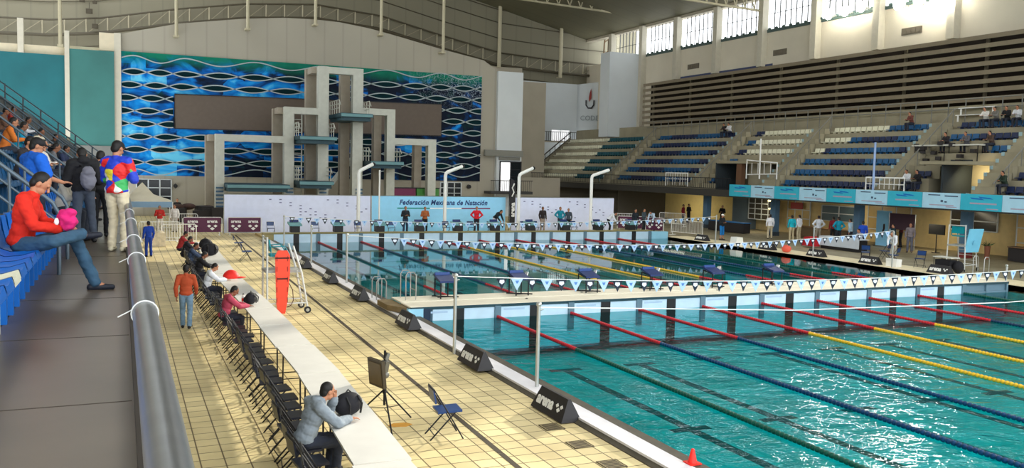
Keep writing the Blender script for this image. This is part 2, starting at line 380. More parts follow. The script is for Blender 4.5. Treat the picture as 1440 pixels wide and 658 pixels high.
# clerestory windows: frame + pane, one per bay
M_pane = bpy.data.materials.new('window_glass'); M_pane.use_nodes = True; nt = M_pane.node_tree; nt.nodes.clear()
_o = nt.nodes.new('ShaderNodeOutputMaterial'); _t = nt.nodes.new('ShaderNodeBsdfTransparent'); _g = nt.nodes.new('ShaderNodeBsdfGlossy'); _m = nt.nodes.new('ShaderNodeMixShader')
_g.inputs['Roughness'].default_value = .05; _m.inputs[0].default_value = .06
nt.links.new(_t.outputs[0], _m.inputs[1]); nt.links.new(_g.outputs[0], _m.inputs[2]); nt.links.new(_m.outputs[0], _o.inputs[0])
ys = [90.4-6.64*k for k in range(14)]
for k in range(13):
    ya, yb = ys[k+1]+.22, ys[k]-.22
    w = bpy.data.objects.new('window_%d' % (k+1), None); COL.objects.link(w); w.location = (53.2, ya, 17.3); w['kind'] = 'structure'
    f = MB()
    for q in range(1, 9):
        yy = (yb-ya)*q/9; f.box(-.04, .04, yy-.035, yy+.035, 0, 3)
    f.box(-.03, .03, 0, yb-ya, 1.45, 1.50); f.box(-.05, .05, 0, yb-ya, 0, .08)
    obj('window_frame', f, mat('window_mullion', (92,94,92), .6), w)
    f = MB(); f.box(-.006, .006, 0, yb-ya, .05, 3.0); obj('window_pane', f, M_pane, w)
for k, y in enumerate(ys):
    b = MB(); b.box(52.35, 53.0, y-.32, y+.32, 14.1 if y < 82.2 else 8.2, 20.4); struct('trim_%d' % (15+k), b, mat('pale_wall_pier', (200,194,176), .7))
b = MB(); b.box(52.9, 53, -6, 84, 17.1, 17.35)
for k in range(52): b.ell((52.9, 83-k*.9, 17.4), (.1,.2,.12), nu=8, nv=6)
struct('trim_40', b, mat('teal_sill_dusty', (78,96,92), .7))
# slatted louvre wall above the opposite stand
tl = thing('louvre_screen', 'broad horizontal brown slats covering the wall above the opposite stand', 'louvre', (52.6,0,9.6))
zs = [0.0 + .58*k for k in range(8)]
for z in zs:
    b = MB(); b.prism([(-.78,z-.02), (-.22,z+.08), (-.22,z+.34), (-.80,z+.27)], 'y', 24, 82); obj('slat', b, mat('olive_brown_slat', (136,124,102), .6, var=.06), tl)
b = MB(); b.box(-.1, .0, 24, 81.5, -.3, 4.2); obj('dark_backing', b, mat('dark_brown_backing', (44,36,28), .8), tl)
for k in range(9):
    b = MB(); b.box(-.22,-.1, 80.8-k*6.64-.12, 80.8-k*6.64+.12, -.2, 4.3); obj('mounting_rail', b, mat('grey_brown_rail', (112,104,86), .6), tl)
# roof truss ring on the back wall
ring = [(-24,16.0), (-10.4,16.05), (-6.2,16.2), (-1.8,16.75), (5.4,18.3), (12,19.45), (19.3,20.1), (26.6,19.55), (34,17.95), (41,16.6), (49,16.2), (55.5,16.1)]
tr = thing('roof_truss', 'dusty ring truss following the curve of the far roof edge', 'truss', (0,96.4,0))
for nm, dz in (('lower_chord', 0), ('upper_chord', 1.45)):
    b = MB(); b.tube([(x,0,z+dz) for x, z in ring], .16 if dz == 0 else .09); obj(nm, b, mat('dark_olive_steel', (78,72,56), .6), tr)
b = MB()
def rz(x):
    for (a, c), (e_, f_) in zip(ring, ring[1:]):
        if a <= x <= e_: return c + (f_-c)*(x-a)/(e_-a)
x = -22
while x < 54:
    b.cyl((x,0,rz(x)), (x,0,rz(x)+1.45), .07, n=6)
    b.cyl((x,0.2,rz(x)), (x+1.9,0.2,rz(x+1.9 if x+1.9 < 55 else 55)+1.45), .035, n=6); x += 1.9
obj('web_members', b, mat('pale_dusty_steel', (168,160,136), .6), tr)
b = MB()
for dz in (-1.2, 3.2, 5.0, 6.5):
    b.tube([(x,.45,z+dz) for x, z in ring], .05, n=6)
obj('purlins', b, mat('dark_olive_steel', (78,72,56), .6), tr)
M_hang = mat('pale_hanging_pipe', (186,178,150), .5)
for i, (x, y, z) in enumerate([(-4.07,74.3,12.73), (4.04,74.3,14.08), (9.43,74.3,15.09), (14.86,74.3,15.91), (20.46,74.3,15.56), (26.1,74.3,14.47), (40.7,96,16.3), (48.8,96,15.6)]):
    b = MB(); b.cyl((0,0,0), (0,0,30-z), .13 if y < 90 else .22)
    b.box(-.2,.2,-.1,.7,-.02,.12)
    names = ['above the teal wall panels','above the left end of the mural','above the left half of the scoreboard','above the tall diving tower','right of the diving tower','above the right end of the mural','on the dark wall left of the corner','beside the dark corner under the roof']
    tag(obj('roof_pipe', b, M_hang, loc=(x,y,z)), 'pale vertical roof pipe ' + names[i], 'pipe', 'vertical roof pipes')
# dark corner mast and near roof beams
b = MB(); b.box(-.3,.3,-.3,.3,0,10)
for k in range(7): b.cyl((-.9+.1*k*0,0,k*1.4), (.0,0,k*1.4+.7), .06)
b.tube([(-1.0,0,0), (-.95,0,4), (-.6,0,7), (-.1,0,9)], .09)
tag(obj('roof_mast', b, mat('rusty_dark_steel', (92,72,48), .7), loc=(54.6,94,15.8)), 'dark rusty mast in the corner beside the first window', 'mast')
def beam(a, bb, dz, lab):
    t = thing('roof_beam', lab, 'beam', a)
    a, bb = Vector(a), Vector(bb); d = bb-a
    b = MB(); b.cyl((0,0,0), d, .11); obj('bottom_pipe', b, M_hang, t)
    b = MB(); b.cyl((0,.3,dz), d+Vector((0,.3,dz)), .1); obj('top_pipe', b, M_hang, t)
    b = MB(); n = 9
    for k in range(n):
        p = d*(k/n); q = d*((k+.5)/n); r_ = d*((k+1)/n)
        b.cyl(p, q+Vector((0,.3,dz)), .06); b.cyl(q+Vector((0,.3,dz)), r_, .06)
    obj('diagonals', b, M_hang, t)
beam((37.0,84,21.95), (48.9,84,21.6), 1.8, 'pale tubular roof beam ending at the corner mast')
beam((43.5,64,19.3), (52.8,64,19.05), 2.2, 'pale tubular roof beam crossing in front of the bright windows')
# wall vents, small lamps of the right wall
for i, (y, l) in enumerate(((74.6,1.9), (61.8,1.7), (47.7,1.8))):
    b = MB(); b.box(-.06, 0, 0, l, 0, .5); 
    for q in range(4): b.box(-.1,-.06,.1+q*l/4.3,.1+q*l/4.3+.28,.1,.4)
    tag(obj('wall_vent', b, mat('grey_vent', (112,104,90), .7), loc=(53,y-l/2,14.95)), 'grey louvred vent box on the side wall, %s' % ('nearest the corner','middle one of three','below the floodlights')[i], 'vent', 'wall vents')
M_flood = emit('floodlight_glow', (255,250,235), 160)
for i, (y, z, r) in enumerate([(55.13,17.4,.42), (53.38,17.4,.42), (51.72,17.45,.40), (48.18,17.1,.45), (46.41,17.0,.42), (44.8,16.9,.62), (43.9,17.2,.6)]):
    t = thing('floodlight', 'round glaring floodlight under the window, ' + ['first from the corner','second from the corner','third from the corner','fourth from the corner','fifth from the corner','largest glare','last before the pier'][i], 'floodlight', (51.9,y,z), group='floodlights under the clerestory')
    b = MB(); b.cyl((.7,0,0), (.15,0,0), r*.4, r*.9); b.box(.65,1.15,-.05,.05,-.1,.0); obj('housing', b, M_white, t)
    b = MB(); b.ell((.12,0,0), (.12,r,r)); obj('lamp', b, M_flood, t)
b = MB(); b.box(-.05,0,0,14,0,.32); tag(obj('blue_strip', b, mat('slate_blue_strip', (66,76,112), .6), loc=(52.9,62.6,13.98)), 'slate blue strip on the wall just above the left end of the slats', 'strip')
for i, (x, z, s_) in enumerate(((-3.3,19.7,.5),(-2.2,19.6,.4),(-2.7,18.7,.6),(-2.2,17.3,.55))):
    b = MB(); b.obox((0,0,0),(s_,.4,s_*.8),(.2,0,0)); b.cyl((0,.1,.2),(0,.5,.9),.03,n=6); b.cyl((0,-.22,-.05),(0,-.26,-.05),s_*.3,n=12)
    tag(obj('hanging_spotlight', b, mat('dusty_dark_housing', (72,66,52), .7), loc=(x,95.9,z)), 'dusty dark spotlight housing high on the back wall above the teal panels, %s' % ('upper left','upper right','middle','lowest')[i], 'spotlight', 'spotlights above the teal panels')
# mural -------------------------------------------------------
def mural_mat():
    m = bpy.data.materials.new('underwater_mural_print'); m.use_nodes = True; nt = m.node_tree; b = nt.nodes['Principled BSDF']; L = nt.links.new
    N = nt.nodes.new
    tc = N('ShaderNodeTexCoord'); sx = N('ShaderNodeSeparateXYZ'); L(tc.outputs['Object'], sx.inputs[0])
    vo = N('ShaderNodeTexVoronoi'); vo.distance = 'CHEBYCHEV'; vo.inputs['Scale'].default_value = .45; L(tc.outputs['Object'], vo.inputs['Vector'])
    mp = N('ShaderNodeMapping'); mp.inputs['Scale'].default_value = (.42, 1, .75); L(tc.outputs['Object'], mp.inputs[0])
    nz = N('ShaderNodeTexNoise'); nz.inputs['Scale'].default_value = .75; nz.inputs['Detail'].default_value = 3; nz.inputs['Distortion'].default_value = 1.6; L(mp.outputs[0], nz.inputs['Vector'])
    # light falling on the left is put into the print; right darker
    mr = N('ShaderNodeMapRange'); mr.inputs[1].default_value = 6; mr.inputs[2].default_value = 19; mr.inputs[3].default_value = .12; mr.inputs[4].default_value = -.16; L(sx.outputs['X'], mr.inputs[0])
    ad = N('ShaderNodeMath'); sv_ = N('ShaderNodeSeparateColor'); L(vo.outputs['Color'], sv_.inputs[0]); av = N('ShaderNodeMath'); av.operation = 'MULTIPLY_ADD'; av.inputs[1].default_value = .26; L(sv_.outputs[0], av.inputs[0]); sb_ = N('ShaderNodeMath'); sb_.operation = 'SUBTRACT'; sb_.inputs[1].default_value = .13; L(nz.outputs['Fac'], sb_.inputs[0]); L(sb_.outputs[0], av.inputs[2]); L(av.outputs[0], ad.inputs[0]); L(mr.outputs[0], ad.inputs[1])
    rp = N('ShaderNodeValToRGB'); el = rp.color_ramp.elements
    el[0].position = .36; el[0].color = (*lin((3,18,40)), 1); el[1].position = .80; el[1].color = (*lin((110,215,255)), 1)
    q = el.new(.46); q.color = (*lin((2,44,88)), 1); q = el.new(.54); q.color = (*lin((0,104,196)), 1); q = el.new(.64); q.color = (*lin((14,150,232)), 1)
    L(ad.outputs[0], rp.inputs[0])
    # green band at the top
    m2 = N('ShaderNodeMapRange'); m2.inputs[1].default_value = 11.6; m2.inputs[2].default_value = 12.5; L(sx.outputs['Z'], m2.inputs[0])
    n2 = N('ShaderNodeTexNoise'); n2.inputs['Scale'].default_value = .9; n2.inputs['Detail'].default_value = 4; L(tc.outputs['Object'], n2.inputs['Vector'])
    ml = N('ShaderNodeMath'); ml.operation = 'MULTIPLY_ADD'; ml.inputs[1].default_value = 1.0; L(n2.outputs['Fac'], ml.inputs[0])
    sb = N('ShaderNodeMath'); sb.operation = 'SUBTRACT'; sb.inputs[1].default_value = .55; L(m2.outputs[0], sb.inputs[0]); L(sb.outputs[0], ml.inputs[2]); ml.use_clamp = True
    mx = N('ShaderNodeMix'); mx.data_type = 'RGBA'; L(ml.outputs[0], mx.inputs[0]); L(rp.outputs[0], mx.inputs[6]); mx.inputs[7].default_value = (*lin((6,120,96)), 1)
    # pale caustic sparkles at the upper right
    n3 = N('ShaderNodeTexNoise'); n3.inputs['Scale'].default_value = 1.6; n3.inputs['Distortion'].default_value = 3; n3.inputs['Detail'].default_value = 2; L(tc.outputs['Object'], n3.inputs['Vector'])
    r3 = N('ShaderNodeValToRGB'); e3 = r3.color_ramp.elements; e3[0].position = .49; e3[0].color = (0,0,0,1); e3[1].position = .54; e3[1].color = (0,0,0,1); k3 = e3.new(.515); k3.color = (1,1,1,1); L(n3.outputs['Fac'], r3.inputs[0])
    gx = N('ShaderNodeMapRange'); gx.inputs[1].default_value = 23; gx.inputs[2].default_value = 27; L(sx.outputs['X'], gx.inputs[0])
    gz = N('ShaderNodeMapRange'); gz.inputs[1].default_value = 9.5; gz.inputs[2].default_value = 11.5; L(sx.outputs['Z'], gz.inputs[0])
    p1 = N('ShaderNodeMath'); p1.operation = 'MULTIPLY'; L(gx.outputs[0], p1.inputs[0]); L(gz.outputs[0], p1.inputs[1])
    p2 = N('ShaderNodeMath'); p2.operation = 'MULTIPLY'; L(p1.outputs[0], p2.inputs[0]); L(r3.outputs[0], p2.inputs[1])
    mx2 = N('ShaderNodeMix'); mx2.data_type = 'RGBA'; L(p2.outputs[0], mx2.inputs[0]); L(mx.outputs[2], mx2.inputs[6]); mx2.inputs[7].default_value = (*lin((200,220,240)), 1)
    L(mx2.outputs[2], b.inputs['Base Color']); b.inputs['Roughness'].default_value = .6; b.inputs['Specular IOR Level'].default_value = .15
    return m
t = thing('underwater_mural', 'huge blue underwater mural with white wavy strips on the end wall', 'mural', (0,74.95,0))
b = MB(); b.box(.06, 30.1, -.05, .04, 3.2, 12.75); obj('printed_panel', b, mural_mat(), t)
M_wave = mat('white_wave_strip', (164,178,182), .5); M_lens = mat('dark_green_lens', (3,40,46), .7, spec=.1)
def PH(x):                                   # the lenses are shorter at both ends
    return PI*(min(x,5)/1.9 + max(0,min(x,24)-5)/2.75 + max(0,x-24)/2.2)
def wave_row(z, x0, x1, single=False, ph=0.):
    b = MB(); n = max(8, int((x1-x0)/.16)); A = .24; H = 1.95
    tilt = lambda x: z + .012*(x)
    for sg in ((1,) if single else (1, -1)):
        b.cur = 0; pr = None
        for i in range(n+1):
            x = x0 + (x1-x0)*i/n; zz = tilt(x) + sg*A*math.sin(PH(x+ph))
            cur = [(x,-.2,zz-.04), (x,-.2,zz+.04), (x,-.06,zz+.04), (x,-.06,zz-.04)]
            if pr:
                o = len(b.v); b.add(pr+cur, [(0,1,5,4), (1,2,6,5), (3,0,4,7), (2,3,7,6)])
            pr = cur
    if not single:
        b.cur = 1
        for i in range(n):
            xa = x0+(x1-x0)*i/n; xb = x0+(x1-x0)*(i+1)/n
            a1, a2 = A*math.sin(PH(xa+ph)), A*math.sin(PH(xb+ph))
            b.quad((xa,-.08,tilt(xa)-a1), (xb,-.08,tilt(xb)-a2), (xb,-.08,tilt(xb)+a2), (xa,-.08,tilt(xa)+a1))
    me = MB.mesh(b, 'wave_strip', False)
    return link('wave_strip', me, [M_wave, M_lens], t)
wave_row(12.2, .1, 30.05, True)
for k in range(9):
    z = 11.2 - 1.0*k
    if z > 9.75: segs = [(.1, 30.05)]
    elif z > 6.9: segs = [(.1, 3.8), (26.2, 30.05)]
    else: segs = [(.1, 30.05)]
    if z < 3.3: continue
    for s_ in segs: wave_row(z, *s_, single=(k == 8), ph=.3*k)
wave_row(3.45, .1, 30.05, True)
t = thing('scoreboard', 'wide dark brown switched-off scoreboard on the mural', 'scoreboard', (3.9,74.7,0))
b = MB(); b.add([(0,0,6.95),(22.3,0,7.2),(22.3,0,10.0),(0,0,9.65),(0,.2,6.95),(22.3,.2,7.2),(22.3,.2,10.0),(0,.2,9.65)], [(0,1,2,3),(7,6,5,4),(0,4,5,1),(3,2,6,7),(0,3,7,4),(1,5,6,2)])
obj('display', b, mat('brown_screen', (98,86,76), .6, var=.05), t)
b = MB(); b.tube([(0,-.02,6.95),(22.3,-.02,7.2),(22.3,-.02,10.0),(0,-.02,9.65),(0,-.02,6.95)], .05, n=4); obj('frame', b, M_blackm, t)
# ================================================================ DIVING TOWER
M_tower = mat('pale_blue_grey_concrete', (190,192,182), .6, var=.06)
M_tower2 = mat('beige_tower_concrete', (160,150,134), .6, var=.06)
M_slab = mat('dark_teal_platform', (26,66,78), .5)
tw = thing('diving_tower', 'tall diving tower of stepped pale concrete portals before the mural', 'diving tower', (0,67,0))
def portal(xa, xb, zt, w=.62, rear=2.2, left=True, right=True):
    b = MB()
    if left: b.box(xa, xa+w, 0, .7, 0, zt)
    if right: b.box(xb-w, xb, 0, .7, 0, zt)
    b.box(xa+(w if left else 0), xb-(w if right else 0), .01, .69, zt-.5, zt-.005); obj('portal_frame', b, M_tower, tw)
    b = MB()
    if left: b.box(xa-.5, xa+w-.12, rear, rear+.7, 0, zt-.05)
    if right: b.box(xb-w-.45, xb-.5, rear, rear+.7, 0, zt-.05)
    if left: b.box(xa-.4, xa+w-.2, .7, rear, zt-.5, zt-.04)
    obj('rear_frame', b, M_tower2, tw)
portal(6.25, 11.2, 6.42, right=False); portal(11.15, 14.0, 8.62, .7, right=False); portal(13.65, 17.1, 11.78, .8)
portal(17.1, 19.68, 8.82, .66, left=False); portal(19.6, 23.1, 6.6, .66, left=False)
def plat(x0, x1, z, y0=-2.2, rails=True):
    b = MB(); b.box(x0, x1, y0, 2.4, z-.28, z); b.box(x0+.1, x1-.1, y0+.3, 2, z-.55, z-.28); s_ = obj('platform', b, M_slab, tw)
    b = MB(); b.box(x0, x1, y0-.02, y0+.0, z-.26, z-.05); obj('platform_edge', b, mat('pale_teal_edge', (96,140,146), .5), s_)
    if rails:
        for xx, sg in ((x0+.05, 1), (x1-.05, -1)):
            b = MB()
            for k in range(5): b.cyl((xx, y0+.9+k*.8, z), (xx, y0+.9+k*.8, z+1.0), .03, n=6)
            for zz in (.4, .7, 1.0): b.cyl((xx, y0+.9, z+zz), (xx, y0+4.1, z+zz), .03, n=6)
            b.cyl((xx,y0+.9,z+1),(xx,y0+.4,z+.6),.03,n=6)
            obj('handrail', b, M_tower, s_)
plat(6.85, 11.2, 2.85, rails=False); plat(11.9, 14.6, 6.45); plat(14.9, 17.3, 8.25); plat(17.2, 19.75, 4.75); plat(11.9, 14.4, 3.15)
b = MB()
for x in (12.05, 12.65): b.cyl((x,1.2,0), (x,1.2,8.2), .05, n=6)
for k in range(24): b.cyl((12.05,1.2,.4+k*.32), (12.65,1.2,.4+k*.32), .03, n=6)
obj('ladder', b, M_tower, tw)
b = MB()
for x in (6.3, 11.3, 13.8, 16.6):
    for k in range(9): b.box(x-.02, x+.5, -.16, -.02, .3+k*.27, .42+k*.27)
obj('louvre_strips', b, mat('steel_blue_louvre', (70,104,132), .5), tw)
b = MB(); b.prism([(14.5,1.6), (17.0,4.6), (17.0,5.0), (14.5,2.0)], 'y', 2.9, 3.8); obj('stair_flight', b, M_tower, tw)
# lower windows and shops of the end wall
for i, (x0, x1, z0, z1) in enumerate([(1.1, 3.65, .9, 2.9), (26.3, 28.3, 1.6, 3.05)]):
    w = bpy.data.objects.new('window_%d' % (20+i), None); COL.objects.link(w); w.location = (x0, 74.95, z0); w['kind'] = 'structure'
    b = MB(); W, H = x1-x0, z1-z0
    for k in range(4): b.box(W*k/3-.04, W*k/3+.04, -.05, .04, 0, H)
    for k in range(4): b.box(0, W, -.05, .04, H*k/3-.03, H*k/3+.03)
    obj('window_frame', b, M_whitew, w)
    b = MB(); b.box(0, W, -.01, .01, 0, H); obj('window_pane', b, mat('dark_window_glass', (18,26,30), .15), w)
b = MB(); b.cyl((0,0,0), (0,-.3,0), .16); b.box(-.03,.03,-.02,.05,-.2,.2)
tag(obj('wall_lamp', b, M_black, loc=(3.95,74.95,2.4)), 'small dark wall lamp beside the window under the mural', 'lamp')
b = MB(); b.cyl((0,0,0), (0,-.3,0), .18); b.box(-.03,.03,-.02,.05,-.2,.2)
tag(obj('wall_lamp', b, M_black, loc=(29.0,74.95,2.7)), 'small dark wall lamp right of the diving tower', 'lamp')
for x, c, nm in ((20.9,(120,40,80),'dull crimson storage box behind the backdrop, left one'), (22.9,(70,140,60),'green storage box behind the backdrop, right one')):
    t = thing('storage_box', nm, 'box', (x,68.6,2.0), group='storage boxes behind the backdrop')
    b = MB(); b.box(-.95,.95,-.3,.3,.0,.62); obj('body', b, mat('box_%d' % c[0], c, .5), t)
    b = MB(); b.box(-1,1,-.34,.34,.62,.70); b.box(-1,1,-.34,.34,-.06,0); obj('lid', b, M_black, t)
b = MB(); b.box(19.8, 24.2, 68.1, 69.2, 0, 1.94); tag(obj('storage_shelf', b, M_slab, smooth=False), 'dark shelf carrying the crimson and green boxes', 'shelf')
# balcony right of the mural
t = thing('balcony', 'small balcony with dark railing right of the mural', 'balcony', (30.4,73.0,0))
b = MB(); b.box(0, 4.2, 0, 1.55, 2.1, 2.35); obj('slab', b, mat('dark_slab', (60,60,60), .7), t)
b = MB()
for k in range(22): b.box(.05+k*.19,.07+k*.19,.02,.05,2.35,3.3)
b.box(0,4.2,.01,.06,3.3,3.36); obj('railing', b, M_blackm, t)
b = MB(); b.box(31.8, 33.9, 74.45, 74.6, 5.2, 5.5); b.box(30.3, 34.1, 74.2, 74.6, 5.55, 6.1); struct('trim_50', b, mat('grey_lintel', (128,128,120), .7))
d = bpy.data.objects.new('door_1', None); COL.objects.link(d); d.location = (32.0,74.5,2.35); d['kind'] = 'structure'
b = MB(); b.box(-.1,0,0,.08,0,2.75); b.box(.95,1.05,0,.08,0,2.75); b.box(2.0,2.1,0,.08,0,2.75); b.box(-.1,2.1,0,.08,2.65,2.75)
for k in range(1,4): b.box(1.05,2.0,0,.05,k*.66-.03,k*.66+.03)
obj('door_frame', b, M_blackm, d)
b = MB(); b.box(0,.95,.04,.06,0,2.65); obj('bright_doorway', b, emit('daylight_doorway', (255,255,255), 1.2), d)
b = MB(); b.box(1.05,2.0,.04,.06,0,2.65); obj('dark_pane', b, mat('dark_window_glass', (18,26,30), .15), d)
b = MB(); b.box(31.9,33.9,74.52,74.58,5.55,5.72); tag(obj('strip_light', b, emit('strip_glow', (255,255,255), 1.5)), 'white strip light above the dark framed doorway', 'light')
# balcony window in the corner
t = thing('corner_balcony', 'dark railing on the balcony in the white corner wall', 'railing', (45.2,95.3,7.9))
b = MB()
for k in range(22): b.box(k*.27,k*.27+.04,0,.04,0,1.1)
b.box(0,5.9,0,.05,1.1,1.16); b.box(0,5.9,0,.05,0,.06); obj('bars', b, M_blackm, t)
b = MB(); b.box(0,5.9,0,.4,-.15,0); obj('ledge', b, M_warm, t)
w = bpy.data.objects.new('window_30', None); COL.objects.link(w); w.location = (47.6,95.55,7.9); w['kind'] = 'structure'
b = MB(); b.box(0,2.4,-.02,.02,0,1.35); obj('window_pane', b, emit('daylight_doorway', (255,255,255), 1.2), w)
b = MB(); b.box(-.06,0,-.04,.02,0,1.4); b.box(1.15,1.25,-.04,.02,0,1.4); b.box(2.4,2.46,-.04,.02,0,1.4); b.box(0,2.4,-.04,.02,1.35,1.42); obj('window_frame', b, M_whitew, w)
# emblem on the corner facet
t = thing('wall_emblem', 'red flame emblem over a dark U with four grey letters on the corner wall', 'emblem', (52.25,94.6,12.2), rot=-PI/4)
b = MB(); b.prism([(-.12,.6),(.16,1.0),(.18,1.5),(.12,2.2),(-.08,1.6),(-.15,1.1)], 'y', -.06, -.02); obj('flame', b, mat('dull_red', (150,50,44), .6), t)
b = MB(); b.tube([(-.5,-.05,.8), (-.48,-.05,.2), (-.2,-.05,-.15), (.2,-.05,-.15), (.48,-.05,.2), (.5,-.05,.8)], .09, n=6); obj('u_mark', b, mat('charcoal', (60,60,66), .6), t)
text('lettering', 'CODE', .85, mat('faded_grey', (140,150,152), .6), t, (0,-.04,-1.4), ext=.01)
# ================================================================ BACKDROP, BANNERS, BARRIERS
M_bd = mat('lavender_backdrop_fabric', (216,224,250), .7, var=.03); M_bd2 = mat('sky_blue_backdrop_fabric', (148,212,248), .7, var=.03)
for i, (x0, x1, m_, lb) in enumerate([(5.7, 14.75, M_bd, 'lavender printed backdrop panel left of the federation panel'), (14.85, 24.3, M_bd2, 'sky blue backdrop panel with the federation lettering'), (24.75, 32.95, M_bd, 'lavender printed backdrop panel right of the black flag banner')]):
    t = thing('backdrop_panel', lb, 'backdrop', (x0,55.6,0)); W = x1-x0
    b = MB(); b.box(0, W, 0, .04, .1, 2.42); obj('fabric', b, m_, t)
    b = MB()
    for x in (0, W/2, W): b.cyl((x,.1,0), (x,.1,2.45), .03, n=6); b.cyl((x,.1,1.6), (x,1.0,0), .02, n=6)
    b.cyl((0,.1,2.44), (W,.1,2.44), .03, n=6); obj('frame', b, M_steel, t)
    if i != 1:
        rr = random.Random(i+3); b = MB()
        for k in range(7):
            for q in (0, .62):
                x, z = W*(.30 if i == 0 else .12)+k*.62-(.0 if k < 4 else .3), 2.15-k*.19
                b.box(x+q-.07, x+q+.07, -.008, 0, z-.03, z+.03); b.box(x+q+3.5 if x+q+3.6 < W else x+q-1.0, (x+q+3.64) if x+q+3.6 < W else x+q-.88, -.008, 0, z-.03, z+.03)
        obj('printed_marks', b, mat('faded_violet_print', (104,108,150), .6), t)
    else:
        text('lettering', 'Federación Mexicana de Natación', .46, mat('deep_blue_ink', (14,56,118), .5), t, (4.95,-.006,2.02), shear=.25, bold=.014, space=1.08, sx=.91)
        for x0_, x1_, c_, n_ in ((1.7,3.95,(0,140,130),'green_line'), (3.95,6.2,(236,240,244),'white_line'), (6.2,8.3,(120,30,80),'red_line')):
            b = MB(); b.box(x0_, x1_, -.008, 0, 1.60, 1.68); obj(n_, b, mat(n_, c_, .5), t)
def diamonds(b, cx, cz, s, y=0):              # three rounded lozenges of the logo, in the XZ plane
    for dx, dz in ((-.42,.25), (.0,-.2), (.42,.25), (-.0,.0)):
        pass
    for dx, dz, r in ((-.5,.22,.30), (.5,.22,.30), (0,-.22,.34)):
        c = (cx+dx*s, cz+dz*s); b.prism([(c[0]-r*s*1.1,c[1]), (c[0],c[1]-r*s*.8), (c[0]+r*s*1.1,c[1]), (c[0],c[1]+r*s*.8)], 'y', y-.008, y)
# black feather flag
t = thing('feather_flag', 'tall narrow black banner with white vertical arena lettering', 'banner', (24.55,55.0,0))
b = MB(); b.prism([(-.20,.55), (.20,.55), (.22,2.9), (.12,3.6), (-.15,3.75), (-.24,3.2)], 'y', -.02, 0); obj('fabric', b, M_black, t)
text('lettering', 'arena', .44, M_white, t, (0.02,-.03,1.6), (PI/2,-PI/2,0), bold=.015)
b = MB(); b.tube([(-.07,-.03,2.5), (.08,-.03,2.8), (-.05,-.03,3.1), (.1,-.03,3.4)], .05, n=4); obj('emblem', b, M_white, t)
b = MB(); b.cyl((-.24,.02,0), (-.24,.02,3.7), .02, n=6); b.cyl((-.24,.02,0), (-.24,.02,.04), .3); obj('pole', b, M_blackm, t)
# purple arena banners on barriers
M_purple = mat('deep_purple_banner', (86,34,66), .6)
def barrier(loc, w, rot, lab, banner=False, grp=None, nm='crowd_barrier'):
    t = thing(nm, lab, 'barrier', loc, rot, grp)
    b = MB(); b.tube([(0,0,.12), (0,0,1.0), (.08,0,1.08), (w-.08,0,1.08), (w,0,1.0), (w,0,.12)], .022, n=6); b.cyl((0,0,.22), (w,0,.22), .018, n=6)
    obj('frame', b, M_white, t)
    b = MB()
    k = max(3, int(w/.13))
    for i in range(1, k): b.cyl((w*i/k,0,.22), (w*i/k,0,1.08), .009, n=5)
    obj('bars', b, M_white, t)
    b = MB()
    for x in (.15, w-.15): b.box(x-.03, x+.03, -.3, .3, 0, .03); b.cyl((x,0,.0), (x,0,.22), .02, n=6)
    obj('feet', b, M_white, t)
    if banner:
        b = MB(); b.box(.06, w-.06, -.04, -.03, .2, 1.06); f = obj('banner', b, M_purple, t)
        n = 2
        for i in range(n):
            cx = w*(i+.5)/n
            text('lettering', 'arena', .26, M_white, f, (cx,-.045,.84), bold=.008)
            b = MB(); diamonds(b, cx, .48, .36, -.042); obj('diamond_logo', b, M_white, f)
    return t
barrier((3.3,55.0,0), 2.2, 0, 'purple arena banner on a white barrier, left of the gap', True)
barrier((5.8,54.9,0), 2.0, 0, 'purple arena banner on a white barrier, in front of the backdrop corner', True)
barrier((.85,50.9,0), 2.05, 0, 'white crowd barrier nearest the walkway wall, before the tent', grp='white crowd barriers near the tent')
barrier((1.9,48.9,0), 1.7, .0, 'white crowd barrier closest to the end of the long tables', grp='white crowd barriers near the tent')
barrier((2.0,58.6,0), 2.4, 0, 'white crowd barrier behind the purple banner', grp='white crowd barriers near the tent')
barrier((34.6,60.6,0), 2.7, -.4, 'white crowd barrier by the far right corner of the pool', grp='white crowd barriers at the far right')
barrier((33.9,56.6,0), 1.9, -.5, 'first purple arena banner at the far right corner of the pool', True)
barrier((35.3,54.9,0), 1.5, -1.1, 'second purple arena banner at the far right corner, partly loose', True)
barrier((36.0,52.6,0), 3.2, -1.45, 'tall white crowd barrier beside the man in blue shorts', grp='white crowd barriers at the far right')
barrier((41.2,62,0), 2.6, -1.2, 'white crowd barrier before the yellow passage', grp='white crowd barriers at the far right')
# canopy tent
t = thing('canopy_tent', 'cream peaked canopy tent with pale blue valance', 'tent', (1.25,62,0))
b = MB(); W = 1.75
b.add([(-W,-W,1.75),(W,-W,1.75),(W,W,1.75),(-W,W,1.75),(-.7,-.7,2.15),(.7,-.7,2.15),(.7,.7,2.15),(-.7,.7,2.15),(0,0,2.95)],
      [(0,1,5,4),(1,2,6,5),(2,3,7,6),(3,0,4,7),(4,5,8),(5,6,8),(6,7,8),(7,4,8)]); obj('roof', b, mat('cream_canvas', (212,204,180), .8), t)
b = MB(); b.box(-W,W,-W-.01,-W+.01,1.4,1.76); b.box(-W-.01,-W+.01,-W,W,1.4,1.76); b.box(W-.01,W+.01,-W,W,1.4,1.76); b.box(-W,W,W-.01,W+.01,1.4,1.76); obj('valance', b, mat('pale_blue_canvas', (140,172,200), .8), t)
for x in (-W,W):
    for y in (-W,W):
        b = MB(); b.cyl((x,y,0),(x,y,1.75),.03,n=6); obj('pole', b, M_white, t)
